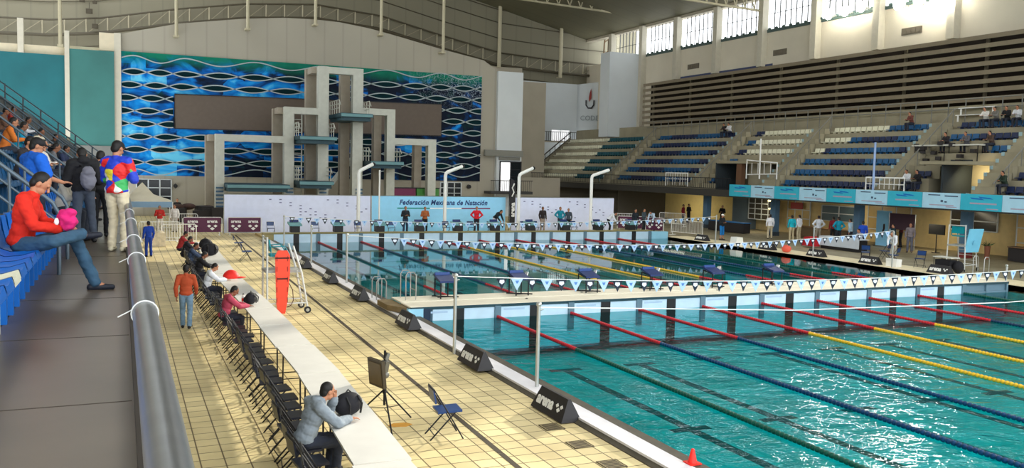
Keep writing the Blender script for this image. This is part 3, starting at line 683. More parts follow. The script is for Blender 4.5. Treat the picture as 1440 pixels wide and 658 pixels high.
# dark clutter behind the barriers: stacked black cases with tarpaulin
t = thing('equipment_pile', 'heap of dark covered equipment between the tent and the backdrop', 'equipment', (4.9,66.2,0))
rr = random.Random(5)
b = MB()
for k in range(9): b.obox((rr.uniform(-1.6,1.6), rr.uniform(-.6,.6), .35+.3*rr.random()), (.9,.7,.9+.4*rr.random()), (0,0,rr.uniform(-.4,.4)))
obj('cases', b, mat('dark_cases', (38,34,34), .7), t)
b = MB()
for k in range(6): b.ell((rr.uniform(-1.5,1.5), rr.uniform(-.5,.5), 1.05+.2*rr.random()), (.5,.4,.22))
obj('tarpaulin', b, mat('rumpled_brown_tarp', (72,52,46), .9, var=.3), t)
t = thing('white_pedestal', 'rough cream block standing by the barriers under the white post', 'block', (1.75,48.2,0))
b = MB(); b.prism([(-.3,-.25),(.3,-.25),(.22,.25),(-.25,.22)], 'z', 0, .7); b.ell((0,0,.65),(.28,.24,.15)); obj('block', b, mat('rough_cream', (214,200,172), .9, var=.2, scale=6, bump=.5), t)
# ================================================================ POLES, FLAG LINES, ROPES
for i, (x, dx) in enumerate(((13.35,.9), (19.0,1.15), (24.2,1.0), (29.7,1.35))):
    t = thing('camera_pole', 'tall white pole with bent arm, ' + ['leftmost, before the lavender panel','second from the left, crossing the federation lettering','third from the left, beside the black banner','rightmost, before the right backdrop panel'][i], 'pole', (x,53.2,0.12), group='white bent poles behind the pool')
    b = MB(); b.tube([(0,0,0), (0,0,3.75), (.05,0,3.9), (.15,0,3.98), (dx,0,4.36)], .11, n=12); obj('pole', b, M_white, t)
    b = MB(); b.ell((dx+.03,0,4.36), (.13,.1,.12)); obj('head', b, M_blackm, t)
    b = MB(); b.cyl((0,0,0), (0,0,.04), .25); obj('base_plate', b, M_white, t)
b = MB(); b.cyl((0,0,0),(0,0,4.0),.05,n=8); b.cyl((0,0,0),(0,0,.05),.2)
tag(obj('thin_mast', b, M_white, loc=(15.0,54.4,0.12)), 'thin pale mast at the joint between the two backdrop panels', 'mast')
M_post = mat('brushed_post_steel', (186,188,184), .3, .6)
def post(x, y, h, lab, z=0, r=.038):
    t = thing('steel_post', lab, 'post', (x,y,z), group='flag line posts')
    b = MB(); b.cyl((0,0,0), (0,0,h), r); obj('pole', b, M_post, t)
    b = MB(); b.ell((0,0,h), (r*1.5,r*1.5,.05)); b.cyl((0,0,h-.12),(.1,0,h-.1),.015); obj('cap', b, M_post, t)
post(7.12,19.1,1.86,'steel post on the left deck holding the nearest flag line')
post(7.5,15.4,1.72,'steel post rising behind the nearest black arena board')
post(7.5,31.5,1.85,'slim steel post on the left deck between bulkhead and guard chair')
post(7.55,38.3,1.7,'slim steel post on the left deck before the far end')
post(7.6,45.6,1.7,'steel post holding the farthest flag line, left deck')
post(34.55,31.5,1.75,'steel post on the right deck holding the middle flag line')
post(34.55,36.9,1.6,'slim steel post on the right deck beside the officials')
post(34.9,19.1,1.8,'steel post on the right deck holding the nearest flag line')
post(34.9,15.4,1.72,'steel post on the right deck holding the thin rope')
post(34.6,45.6,1.75,'steel post holding the farthest flag line, right deck')
post(32.9,24.2,.95,'short post at the right end of the bulkhead')
M_fw = mat('pale_blue_pennant', (176,206,238), .6); M_fw2 = mat('white_pennant', (226,232,244), .6); M_fn = mat('navy_pennant', (18,34,52), .6)
def pennant_mesh(w, h, logo):
    b = MB(); b.cur = 0; b.prism([(-w/2,0), (w/2,0), (.0,-h)], 'y', -.004, .004)
    b.cur = 1
    if logo: b.prism([(-w*.2,-h*.14), (w*.2,-h*.14), (w*.24,-h*.36), (0,-h*.52), (-w*.24,-h*.36)], 'y', -.009, -.005)
    else: b.prism([(-w*.16,-h*.16), (w*.16,-h*.16), (w*.05,-h*.4), (-w*.05,-h*.4)], 'y', -.009, -.005)
    return b.mesh('pennant', False)
def flags(y, x0, x1, zend, zmin, xm, pitch, xs, lab, w=.32, h=.29):
    f = lambda x: zmin + (zend-zmin)*((x-xm)/(x0-xm))**2 if x < xm else zmin + (zend-zmin)*((x-xm)/(x1-xm))**2
    t = thing('flag_line', lab, 'flag line', (0,y,0))
    b = MB(); b.tube([(x0+(x1-x0)*i/40, 0, f(x0+(x1-x0)*i/40)) for i in range(41)], .012, n=5); obj('cord', b, M_white, t)
    M_inkb = mat('blue_print', (84,132,196), .6)
    ma = pennant_mesh(w, h, False); mb_ = pennant_mesh(w*.9, h*.97, True)
    ma.materials.append(M_fw); ma.materials.append(M_inkb); mb_.materials.append(M_fn); mb_.materials.append(M_fw2)
    x = xs; i = 0
    rr = random.Random(int(y))
    while x < x1-.3 and i < 99:
        o = link('pennant', ma if i % 2 else mb_, None, t, (x, 0, f(x)-.01), (rr.uniform(-.15,.15), 0, rr.uniform(-.12,.12)))
        x += pitch; i += 1
flags(19.1, 7.12, 34.9, 1.84, 1.42, 20.5, .40, 8.3, 'nearest flag line of pale and navy pennants, in front of the bulkhead')
flags(31.5, 7.5, 34.55, 1.82, 1.30, 22, .36, 9.3, 'middle flag line crossing the far pool just behind the bulkhead')
flags(45.6, 7.6, 34.6, 1.68, 1.30, 20, .42, 8.0, 'farthest flag line of pennants before the far starting blocks')
b = MB(); b.tube([(7.5,15.4,1.66), (14,15.4,1.32), (21,15.4,1.22), (28,15.4,1.35), (34.9,15.4,1.66)], .013, n=5)
tag(obj('false_start_rope', b, M_white), 'thin white rope strung over the near pool', 'rope')
# lane ropes ----------------------------------------------------
LC = {'red': (196,30,44), 'green': (16,84,70), 'teal': (10,88,104), 'blue': (10,62,104), 'navy': (18,50,82), 'yellow': (230,184,44)}
def rope(x, y0, y1, cols, lab, red0=5., red1=5., seg=.105):
    t = thing('lane_rope', lab, 'lane rope', (x,0,WZ+.035))
    def piece(ya, yb, c):
        b = MB(); y = ya; n = 8; prev = None
        vs = []; k = 0
        while y < yb:
            for r_, dy in ((.034,0), (.052,seg*.25), (.052,seg*.6), (.034,seg*.85)):
                for i in range(n):
                    a = 2*PI*i/n; vs.append((r_*math.cos(a), min(y+dy, yb), r_*math.sin(a)))
                k += 1
            y += seg
        b.add(vs, [(i*n+j, i*n+(j+1) % n, (i+1)*n+(j+1) % n, (i+1)*n+j) for i in range(k-1) for j in range(n)])
        obj(c+'_floats', b, mat('float_'+c, LC[c], .35), t)
    if red1 > 0: piece(y1-red1, y1, 'red')
    if red0 > 0: piece(y0, y0+red0, 'red')
    piece(y0+red0, y1-red1, cols)
ordn = ['first','second','third','fourth','fifth','sixth','seventh','eighth','ninth']
for i, c in enumerate(['green','blue','blue','yellow','yellow','yellow','navy','navy','green']):
    rope(PX0+2.5*(i+1), NY0, NY1-.05, c, 'near pool lane rope with %s floats, %s from the left deck' % (c, ordn[i]), red0=0, red1=5. if i < 8 else 0)
for i, c in enumerate(['teal','blue','blue','yellow','yellow','yellow','blue','blue','green']):
    rope(PX0+2.5*(i+1), FY0, FY1-.05, c, 'far pool lane rope with %s floats, %s from the left deck' % (c, ordn[i]), seg=.16)
# starting blocks -----------------------------------------------
def start_block(nm, lab, loc, grp, far=False):
    t = thing(nm, lab, 'starting block', loc, 0, grp)
    b = MB()
    for x in (-.23, .2): 
        b.tube([(x,-.25,0), (x,-.25,.5), (x,.3,.58)], .022, n=6); b.cyl((x,.3,0), (x,.3,.58), .022, n=6)
    b.cyl((-.23,-.25,.06),(.2,-.25,.06),.018,n=6); b.cyl((-.33,.3,.02),(.42,-.1,.02),.02,n=6)
    obj('leg_frame', b, M_blackm, t)
    b = MB(); b.add([(-.28,-.33,.5),(.24,-.33,.5),(.24,.33,.66),(-.28,.33,.66),(-.28,-.33,.56),(.24,-.33,.56),(.24,.33,.72),(-.28,.33,.72)], [(0,3,2,1),(4,5,6,7),(0,1,5,4),(2,3,7,6),(1,2,6,5),(0,4,7,3)])
    obj('slanted_top', b, M_navy, t)
    b = MB(); b.obox((-.02,.22,.69), (.48,.05,.15), (-.3,0,0)); obj('foot_wedge', b, mat('deep_blue_plastic', (18,62,130), .45), t)
    b = MB(); b.obox((.28,.1,.62), (.03,.16,.22), (0,.3,0)); obj('lane_number_plate', b, M_white, t)
    return t
sb = None
for i, x in enumerate((9.2, 11.75, 14.3, 16.8, 19.4, 22.1)):
    lb = 'blue starting block standing on the bulkhead, %s from the left' % ordn[i]
    if sb is None: sb = start_block('starting_block', lb, (x,25.6,.325), 'starting blocks on the bulkhead')
    else: dup(sb, (x,25.6,.325), 0, lb)
fb = None
for i in range(10):
    x = PX0+1.25+2.5*i
    lb = 'grey far-end starting block, %s from the left' % (ordn+['tenth'])[i]
    if fb is None:
        fb = thing('far_starting_block', lb, 'starting block', (x,51.0,.46), 0, 'starting blocks at the far wall')
        b = MB(); b.box(-.25,.25,-.2,.35,0,.38); obj('pedestal', b, M_black, fb)
        b = MB(); b.add([(-.36,-.3,.36),(.36,-.3,.36),(.36,.45,.48),(-.36,.45,.48),(-.36,-.3,.44),(.36,-.3,.44),(.36,.45,.58),(-.36,.45,.58)], [(0,3,2,1),(4,5,6,7),(0,1,5,4),(2,3,7,6),(1,2,6,5),(0,4,7,3)])
        obj('slanted_top', b, mat('pale_teal_top', (110,160,164), .5), fb)
        b = MB(); b.obox((0,.32,.62), (.5,.06,.16), (-.4,0,0)); obj('foot_wedge', b, M_navy, fb)
    else: dup(fb, (x,51.0,.46), 0, lb)
# timekeepers' blue chairs and bins by the far blocks: small folding chairs copied below
# arena boards ----------------------------------------------------
def board(lab, loc, rot, w=1.25, h=.38, grp=None):
    t = thing('advertising_board', lab, 'board', loc, rot, grp)
    b = MB(); b.add([(-w/2,-.2,0),(w/2,-.2,0),(w/2,.2,0),(-w/2,.2,0),(-w/2+.1,-.025,h),(w/2-.1,-.025,h),(w/2-.1,.025,h),(-w/2+.1,.025,h)], [(3,2,1,0),(4,5,6,7),(0,1,5,4),(1,2,6,5),(2,3,7,6),(3,0,4,7)]); obj('wedge_body', b, mat('black_board_vinyl', (30,28,30), .5), t, smooth=False)
    a = math.atan2(h, .175)
    for s_ in (-1, 1):
        rz_ = 0 if s_ < 0 else PI
        sl = Euler((a, 0, rz_)); 
        px = -.16 if s_ < 0 else .16
        text('lettering', 'arena', h*.74, M_white, t, (px-s_*-.02, s_*.112-s_*-.0, h*.5), sl, ext=.006, bold=.012)
        b = MB(); diamonds(b, 0, 0, h*.42, 0); o = obj('diamond_logo', b, M_white, t, (.36 if s_ < 0 else -.36, s_*.118, h*.5)); o.rotation_euler = (a-PI/2, 0, rz_)
    return t
bl = ['nearest, by the floor grates','second nearest','third, before the bulkhead','fourth, past the bulkhead','fifth nearest','sixth nearest','farthest']
proto = None
for i, y in enumerate((13.75, 17.65, 22.6, 27.9, 32.3, 37.2, 41.5)):
    lb = 'black arena board on the left pool edge, ' + bl[i]
    if proto is None: proto = board(lb, (7.08,y,.02), -PI/2, grp='arena boards on the left deck')
    else: dup(proto, (7.08,y,.06), -PI/2, lb)
for i, (y, n_) in enumerate(((47.4,'farthest one, by the white barriers'), (41.0,'beside the red float'), (37.0,'beside the officials'), (33.2,'next to the white box'), (29.0,'nearest the bulkhead'))):
    dup(proto, (34.9,y,.01), PI/2, 'black arena board on the right pool edge, ' + n_, 'arena boards on the right deck')
# floor grates
M_gr = mat('grey_floor_grate', (132,118,84), .7, var=.1); M_grd = mat('dark_grate_slot', (52,44,32), .8)
for i, y in enumerate((13.05, 12.05, 11.05)):
    t = thing('floor_grate', 'square drain grate in the deck, ' + ('farthest, beside the black board','middle one of three','nearest one')[i], 'grate', (6.66,y,0), group='floor grates on the left deck')
    b = MB(); b.box(-.17,.17,-.17,.17,0,.008); obj('plate', b, M_gr, t)
    b = MB()
    for k in range(5): b.box(-.13,.13,-.13+k*.058,-.105+k*.058,.008,.011)
    b.tube([(-.17,-.17,.008),(.17,-.17,.008),(.17,.17,.008),(-.17,.17,.008),(-.17,-.17,.008)], .006, n=4)
    obj('slots', b, M_grd, t)
# red cone
t = thing('traffic_cone', 'small bright red cone tip on the near pool ledge', 'cone', (7.75,10.55,.05))
b = MB(); b.cyl((0,0,.02), (0,0,.2), .07, .03); b.ell((0,0,.2), .03); obj('cone', b, mat('signal_red', (238,46,36), .4), t)
b = MB(); b.box(-.1,.1,-.1,.1,0,.02); obj('base', b, mat('signal_red', (238,46,36), .4), t)
# big steel handrail of the walkway --------------------------------
t = thing('walkway_handrail', 'thick steel tube handrail along the walkway edge', 'handrail', (0,0,0))
b = MB(); b.cyl((.10,-1.5,3.62), (.10,60,3.62), .056, n=28); obj('tube', b, mat('dull_steel_tube', (140,142,144), .32, .75, var=.08, scale=8), t)
b = MB(); 
for k in range(26): b.cyl((.10,1.2+2.4*k,2.98), (.10,1.2+2.4*k,3.57), .02, n=8)
obj('stanchions', b, M_blackm, t)
b = MB(); b.cyl((.10,-1.5,3.28), (.10,60,3.28), .02, n=8); obj('mid_rail', b, M_blackm, t)
for i, y in enumerate((4.55, 7.0, 8.7, 11.2, 13.3)):
    b = MB(); b.tube([(.0605*math.cos(a), .0, .0605*math.sin(a)) for a in [2*PI*k/20 for k in range(21)]], .004, n=6)
    b.cyl((-.055,0,.02), (-.12,-.02,-.01), .003, n=5)
    tag(obj('cable_tie', b, mat('pale_cable_tie', (206,208,206), .5), loc=(.10,y,3.62)), 'pale cable tie round the steel handrail, %s nearest' % ordn[i], 'cable tie', 'cable ties on the handrail')
# stair handrails of the left stand
M_rail = mat('blue_grey_rail', (84,98,108), .4, .4)
def stair_rail(y, lab, off=0.):
    t = thing('stair_handrail', lab, 'handrail', (0,y,0))
    b = MB(); b.tube([(-4.2,0,6.62+off), (-.95,0,3.95+off), (-.78,0,3.8+off), (-.72,0,3.68+off), (-.72,0,2.9)], .026, n=10); obj('top_rail', b, M_rail, t)
    b = MB(); b.tube([(-4.2,0,6.25+off), (-.9,0,3.5+off), (-.72,0,3.36+off)], .018, n=8)
    for k in range(4): b.cyl((-1.25-k*.8,0,2.9+.56*k+.3), (-1.25-k*.8,0,4.2+.66*k+off), .018, n=8)
    obj('lower_rail', b, M_rail, t)
stair_rail(12.3, 'blue grey stair handrail behind the man in red'); stair_rail(14.2, 'blue grey stair handrail beside the man in the blue shirt')
for y in (22, 30, 38, 46): stair_rail(y, 'blue grey stair handrail of the left stand, %s beyond the standing group' % {22:'first',30:'second',38:'third',46:'farthest'}[y], .1)
st = MB()
for k in range(6): st.box(-1.15-.4*k-.4, -1.15-.4*k, 12.45, 14.05, 2.9, 3.1+.28*k)
struct('trim_51', st, mat('cream_stair_steps', (206,198,160), .8))
# far end screen wall of the left stand, dark railing on top
t = thing('stand_end_railing', 'grey railing closing the upper far end of the left stand', 'railing', (0,52,0))
b = MB()
for k in range(12):
    x = -.6-.8*k; b.cyl((x,0,2.9+.56*k), (x,0,4.4+.62*k), .04, n=6)
for dz in (.7,1.1,1.5): b.cyl((-.6,0,2.9+dz), (-9.4,0,2.9+dz+6.7), .035, n=6)
obj('rails', b, M_rail, t)
b = MB(); b.prism([(-.5,2.9), (-.5,3.9), (-9.4,10.2), (-9.4,2.9)], 'y', .1, .3); obj('end_wall', b, mat('grey_end_panel', (104,106,104), .8), t)
# ================================================================ TABLES AND CHAIRS
M_top = mat('white_table_top', (212,210,204), .45, var=.02)
def table_parts(t):
    b = MB(); b.box(-.36,.36,-1.2,1.2,.715,.75); obj('table_top', b, M_top, t)
    for s_ in (-1, 1):
        b = MB(); b.tube([(-.28,s_*.95,0), (-.28,s_*.9,.71)], .015, n=6); b.tube([(.28,s_*.95,0), (.28,s_*.9,.71)], .015, n=6); b.cyl((-.28,s_*.94,.15),(.28,s_*.94,.15),.012,n=6)
        obj('leg', b, M_blackm, t)
def TX(y):
    q = [(8,2.84),(10,2.90),(12.5,3.02),(15,3.13),(23,3.16),(29,3.08),(38,3.28),(44,3.3)]
    for (a, c), (e_, f_) in zip(q, q[1:]):
        if y <= e_: return c+(f_-c)*(y-a)/(e_-a)
    return 3.3
tp = None
for k in range(14):
    y = 8.98 + 2.44*k
    x = TX(y)
    lb = 'white folding table in the long row, %s' % (['nearest one','second, at the man in grey'] + ['%s from the near end' % w for w in ('third','fourth','fifth','sixth','seventh','eighth','ninth','tenth','eleventh','twelfth','thirteenth')] + ['farthest'])[k]
    if tp is None:
        tp = thing('folding_table', lb, 'table', (x,y,0), 0, 'white tables in the long row'); table_parts(tp)
    else: dup(tp, (x+random.uniform(-.015,.015),y,0), -(TX(y+1.2)-TX(y-1.2))/2.4, lb)
def chair_parts(t, seatm, fr):
    b = MB(); b.obox((0,.02,.45), (.40,.40,.035), (.04,0,0)); obj('seat', b, seatm, t)
    b = MB(); b.obox((0,-.235,.70), (.40,.025,.22), (.18,0,0)); obj('backrest', b, seatm, t)
    for s_ in (-1, 1):
        b = MB(); b.tube([(s_*.215,.24,0), (s_*.215,-.02,.45), (s_*.205,-.25,.82)], .0125, n=6); obj('front_leg', b, fr, t)
        b = MB(); b.tube([(s_*.19,-.30,0), (s_*.19,.12,.45)], .0125, n=6); obj('rear_leg', b, fr, t)
    b = MB(); b.cyl((-.205,-.25,.82), (.205,-.25,.82), .0125, n=6); obj('top_bar', b, fr, t)
    b = MB(); b.cyl((-.215,.16,.14), (.215,.16,.14), .009, n=6); obj('stretcher', b, fr, t)
    b = MB(); b.cyl((-.19,-.24,.09), (.19,-.24,.09), .009, n=6); obj('stretcher', b, fr, t)
M_cseat = mat('black_navy_chair_vinyl', (26,30,44), .4)
chp = thing('folding_chair', 'black folding chair in the row along the tables, nearest the camera', 'chair', (2.16,8.6,0), -PI/2, 'black folding chairs along the tables'); chair_parts(chp, M_cseat, M_blackm)
CH_Y = [8.6+.56*k for k in range(55)]
occupied = {11.96:'grey', 22.52:'pink', 27.56:'white', 31.48:'black'}
for k, y in enumerate(CH_Y[1:]):
    near = min(occupied, key=lambda q: abs(q-y))
    seg = ['between the near end and the man in grey', 'between the man in grey and the man in pink', 'between the pink and the white shirted sitters', 'in the far half of the row'][0 if y < 11.7 else 1 if y < 22.2 else 2 if y < 27.3 else 3]
    lb = 'black folding chair at the tables, ' + seg
    if abs(near-y) < .29: lb = 'black folding chair under the person in ' + occupied[near]
    dup(chp, (TX(y)-.70+random.uniform(-.05,.06), y+random.uniform(-.06,.06), 0), -PI/2+random.uniform(-.14,.14), lb)
lone = thing('blue_folding_chair', 'lone blue-seated folding chair standing on the open deck', 'chair', (4.80,13.2,0), -PI/2-.1); chair_parts(lone, mat('blue_vinyl', (22,58,112), .35), M_blackm)
dup(lone, (5.22,44.6,0), -PI/2, 'dark folding chair by the drain line, farther of the pair behind the guard chair', 'pair of deck chairs')
dup(lone, (5.05,40.2,0), -PI/2, 'dark folding chair by the drain line, nearer of the pair behind the guard chair', 'pair of deck chairs')
for i, x in enumerate([9.0,11.6,14.2,16.3,19.9,21.6,23.0,25.4,26.2,29.1,31.2]):
    dup(lone, (x-1.0,52.6,.12), PI, 'blue timekeeper chair behind the far blocks, %s from the left' % (ordn+['tenth','eleventh'])[i], 'timekeeper chairs at the far end')
# small items on the tables
M_bag = mat('black_backpack_fabric', (24,24,30), .8, var=.2, scale=9, bump=.3)
def backpack(lab, loc, rot, sc=1.):
    t = thing('backpack', lab, 'backpack', loc, rot)
    t.scale = (sc, sc, sc)
    b = MB(); b.ell((0,0,.17), (.24,.17,.18)); b.ell((0,.1,.13), (.18,.12,.12)); obj('body', b, M_bag, t)
    for q in (-.1, .1):
        b = MB(); b.tube([(q,-.1,.3), (q*1.1,-.2,.2), (q,-.18,.05)], .018, n=6); obj('strap', b, M_black, t)
    b = MB(); b.tube([(-.05,0,.34), (0,0,.39), (.05,0,.34)], .012, n=6); obj('grab_handle', b, M_black, t)
    return t
backpack('black ribbed backpack on the table in front of the man in grey', (2.98,12.35,.752), .4, .95)
backpack('small black bag on the table before the man in pink', (3.02,23.1,.752), 1.2, .85)
backpack('large black backpack standing on the far table', (3.12,35.6,.752), .2, 1.4)
backpack('black backpack behind the far sitters on the last tables', (3.2,38.6,.752), 2.2, 1.2)
t = thing('peaked_cloth_hat', 'bright red cap lying on the table before the person in white', 'cap', (3.12,28.5,.752))
b = MB(); b.ell((0,0,.02), (.25,.22,.24)); b.ell((.2,.0,.02), (.22,.16,.02)); obj('crown', b, mat('bright_red_cloth', (232,40,30), .6), t)
b = MB(); b.ell((.26,0,.015), (.2,.17,.015)); obj('peak', b, mat('bright_red_cloth', (232,40,30), .6), t)
t = thing('drink_bottle', 'red and white drink bottle on the table before the man in pink', 'bottle', (2.86,23.35,.752))
b = MB(); b.cyl((0,0,0), (0,0,.15), .04, n=12); b.cyl((0,0,.15), (0,0,.21), .04, .014, n=12); obj('bottle', b, mat('bottle_white', (228,220,216), .3), t)
b = MB(); b.cyl((0,0,.04), (0,0,.12), .042, n=12); obj('red_label', b, mat('signal_red', (238,46,36), .4), t)
b = MB(); b.cyl((0,0,.21), (0,0,.24), .017, n=10); obj('lid', b, M_black, t)
# tripod with square panel
t = thing('tripod_panel', 'dark tripod carrying a tilted square panel on the open deck', 'tripod', (4.02,14.1,0), .1)
b = MB(); b.cyl((0,0,.35), (0,0,1.28), .02); b.cyl((0,0,.55),(0,0,.62),.035); b.cyl((0,0,1.0),(0,0,1.06),.035); obj('pole', b, M_blackm, t)
for a in (.35, 2.45, 4.55):
    b = MB(); b.cyl((0,0,.62), (.62*math.cos(a),.62*math.sin(a),.01), .014, n=8); b.cyl((0,0,.3), (.34*math.cos(a),.34*math.sin(a),.28), .008, n=6); obj('leg', b, M_blackm, t)
b = MB(); b.obox((-.15,-.03,.92), (.06,.47,.46), (.0,-.10,.16)); obj('square_panel', b, mat('dark_olive_panel', (66,56,38), .5, var=.1), t)
b = MB(); b.obox((-.185,-.036,.916), (.012,.38,.37), (.0,-.10,.16)); obj('panel_inset', b, mat('brown_panel_inset', (92,76,48), .5, var=.15), t)
b = MB(); b.obox((0,0,1.0), (.1,.1,.22), (.2,0,.5)); b.obox((.03,0,1.18), (.06,.08,.12), (0,.4,.2)); b.ell((.03,.0,.86),(.05,.04,.06)); obj('clamp', b, mat('worn_grey_metal', (120,118,110), .4, .5), t)
b = MB(); b.prism([(.0,.0),(.2,-.05),(.34,.05),(.26,.18),(.05,.2),(-.08,.1)], 'z', 0, .004)
tag(obj('floor_stain', b, mat('yellow_stain', (196,140,40), .7, var=.2), loc=(4.15,13.95,0)), 'yellow spill on the tiles under the tripod', 'stain')
# lifeguard chair ------------------------------------------------
M_gc = mat('pale_worn_aluminium', (206,208,204), .4, .25)
def guard_chair(lab, loc, rot=0):
    t = thing('lifeguard_chair', lab, 'lifeguard chair', loc, rot)
    for nm, pts in (('upright', [(.0,-.45,.1),(-.0,-.42,1.28),(.0,-.40,2.24)]), ('upright', [(.0,.45,.1),(.0,.42,1.28),(.0,.40,2.24)]),
                    ('slanted_rail', [(1.17,-.45,.08),(.98,-.42,1.2),(.74,-.40,1.98)]), ('slanted_rail', [(1.17,.45,.08),(.98,.42,1.2),(.74,.40,1.98)])):
        b = MB(); b.tube(pts, .03, n=8); obj(nm, b, M_gc, t)
    b = MB()
    for y in (-.45,.45): b.cyl((0,y,.3), (1.14,y,.3), .02, n=8)
    b.cyl((0,-.45,.3),(0,.45,.3),.02,n=8); b.cyl((1.14,-.45,.3),(1.14,.45,.3),.02,n=8)
    for k in range(4): b.cyl((1.13-.09*k,-.45,.5+.25*k), (1.13-.09*k,.45,.5+.25*k), .016, n=6)
    b.cyl((0,-.4,2.2),(0,.4,2.2),.02,n=8)
    obj('crossbars', b, M_gc, t)
    b = MB(); b.box(-.04, .98, -.44,.44,1.2,1.27); obj('foot_platform', b, mat('scuffed_grey_board', (150,152,148), .5), t)
    b = MB(); b.box(.1,.68,-.3,.3,1.66,1.71); obj('seat', b, M_teal, t)
    b = MB(); b.obox((.1,0,1.98),(.04,.6,.34),(0,-.12,0)); obj('seat_back', b, M_teal, t)
    b = MB(); b.tube([(.12,-.32,1.7),(.12,-.34,1.95),(.5,-.34,1.97),(.66,-.3,1.72)], .018, n=6); b.tube([(.12,.32,1.7),(.12,.34,1.95),(.5,.34,1.97),(.66,.3,1.72)], .018, n=6); obj('armrests', b, M_teal, t)
    for x, y in ((1.15,-.5),(1.15,.5)):
        b = MB(); b.cyl((x,y-.03,.1), (x,y+.03,.1), .1, n=18); w = obj('wheel', b, M_black, t)
        b = MB(); b.cyl((x,y-.035,.1), (x,y+.035,.1), .05, n=14); obj('hub', b, M_steel, w)
    for y in (-.45,.45):
        b = MB(); b.cyl((-.0,y,0), (-.0,y,.12), .035, n=8); obj('foot', b, M_black, t)
    return t
guard_chair('tall steel lifeguard chair on wheels beside the left pool edge', (3.83,26.25,0))
t = thing('rescue_board', 'bright red-orange rescue board leaning upright on the lifeguard chair', 'rescue board', (4.24,25.72,0))
M_rb = mat('red_orange_board', (236,72,44), .45)
b = MB(); b.prism([(-.11,0.02),(.09,.02),(.14,.3),(.22,1.2),(.22,1.72),(.14,1.86),(-.12,1.86),(-.2,1.72),(-.19,1.2),(-.16,.3)], 'y', 0, .05); obj('board', b, M_rb, t)
b = MB()
for z in (.35,.65,.95,1.25,1.55):
    for s_ in (-1,1): b.box(s_*.15-.012, s_*.15+.012, -.006, 0, z, z+.14)
obj('grip_slots', b, mat('dark_red_slot', (150,30,20), .6), t)
b = MB(); b.tube([(.2,.02,.9),(.3,.0,.7),(.32,.0,.4),(.25,.0,.25),(.14,.02,.2)], .012, n=6); obj('cord_loop', b, mat('dark_strap', (70,26,20), .7), t)
b = MB(); b.box(-.2,.2,-.012,0,1.62,1.66); obj('strap', b, mat('dark_strap', (70,26,20), .7), t)
b = MB(); b.box(-.16,.16,-.012,0,1.02,1.06); obj('strap', b, mat('dark_strap', (70,26,20), .7), t)
t = guard_chair('steel lifeguard chair with a light blue towel on the right deck', (36.6,29.6,0), .2)
b = MB(); b.obox((.55,-.5,1.5),(.95,.04,1.15),(.2,0,0)); b.obox((.55,-.54,1.4),(.2,.03,.2),(.2,0,.0)); tag(obj('towel', b, mat('light_blue_towel', (110,186,216), .8), loc=(36.6,29.6,0)), 'light blue towel hung over the right lifeguard chair', 'towel')
# pool ladders
def ladder(lab, loc, rot=0, h=.85):
    t = thing('pool_ladder', lab, 'pool ladder', loc, rot)
    for y in (0, .55):
        b = MB(); b.tube([(-.3,y,0), (-.3,y,h-.1), (-.24,y,h), (-.05,y,h), (.02,y,h-.1), (.02,y,-.9 if loc[2] < .3 else .0)], .018, n=8); obj('grab_rail', b, M_steel, t)
    b = MB()
    for z in ((-.3,-.6) if loc[2] < .3 else (.3,)): b.box(.0,.05,0,.55,z-.02,z)
    obj('steps', b, M_steel, t)
ladder('steel ladder rails at the left end of the bulkhead', (8.15,25.35,.326), 0, .85)
ladder('short steel ladder on the left deck before the bulkhead', (7.75,27.2,0.06), 0, .7)
ladder('steel ladder rails on the right deck beyond the bulkhead', (35.3,27.6,0.0), PI, .95)
# ================================================================ OPPOSITE STAND
M_tier = mat('olive_grey_tier', (150,143,120), .85, var=.12, scale=.8)
M_fascia = mat('dark_grey_fascia', (58,56,52), .8)
VOM = [(52.5, 58.0), (34.6, 38.3)]
Y0, Y1 = 22, 94
for i in range(6):
    z = 3.62+.79*i; b = MB(); xs = 43.75+.9*i
    segs = [(Y0, Y1)]
    if i < 3: segs = [(Y0, VOM[1][0]), (VOM[1][1], VOM[0][0]), (VOM[0][1], Y1)]
    for a, c in segs: b.box(xs, xs+.92, a, c, 3.0, z)
    struct('wall_stand_tier_%d' % (i+1), b, M_tier)
b = MB(); b.box(49.15, 53, Y0, Y1, 7.6, 8.1); b.box(50.2, 50.3, Y0, Y1, 8.1, 9.2); struct('floor_upper_concourse', b, M_tier)
b = MB(); b.box(42.4, 49.2, Y0-2, 96, 2.66, 3.0); struct('ceiling_under_stand', b, M_fascia)
b = MB(); b.box(42.3, 42.55, Y0-2, 54.3, 2.66, 3.55); b.box(42.3, 42.55, 54.3, 96, 2.66, 3.2); struct('trim_60', b, M_fascia)
# vomitory linings
b = MB(); b.box(46.6, 46.7, 52.5, 58.0, 3.0, 5.6); b.box(43.8, 46.6, 57.95, 58.1, 3.0, 5.3); struct('wall_tunnel_one', b, mat('dark_tunnel', (44,52,56), .8))
b = MB(); b.box(43.9, 44.3, 55.0, 55.6, 3.0, 5.4); struct('wall_tunnel_pier', b, mat('brown_pier', (104,74,52), .8))
b = MB(); b.box(44.6, 44.7, 52.5, 55.0, 3.0, 5.4); struct('wall_tunnel_grey', b, M_tier)
b = MB(); b.box(46.6, 46.7, 34.6, 36.8, 3.0, 5.6); struct('wall_tunnel_two', b, mat('yellow_lit_wall', (226,190,110), .7))
b = MB(); b.box(46.4, 46.5, 36.8, 38.3, 3.0, 5.6); b.box(44, 46.4, 36.75, 36.9, 3.0, 5.4); struct('wall_tunnel_dark', b, mat('dark_tunnel', (44,52,56), .8))
b = MB(); b.box(43.8, 46.6, 52.5, 58, 5.25, 5.45); b.box(43.8, 46.6, 34.6, 38.3, 5.25, 5.45); struct('trim_61', b, mat('pale_lintel', (150,142,118), .7))
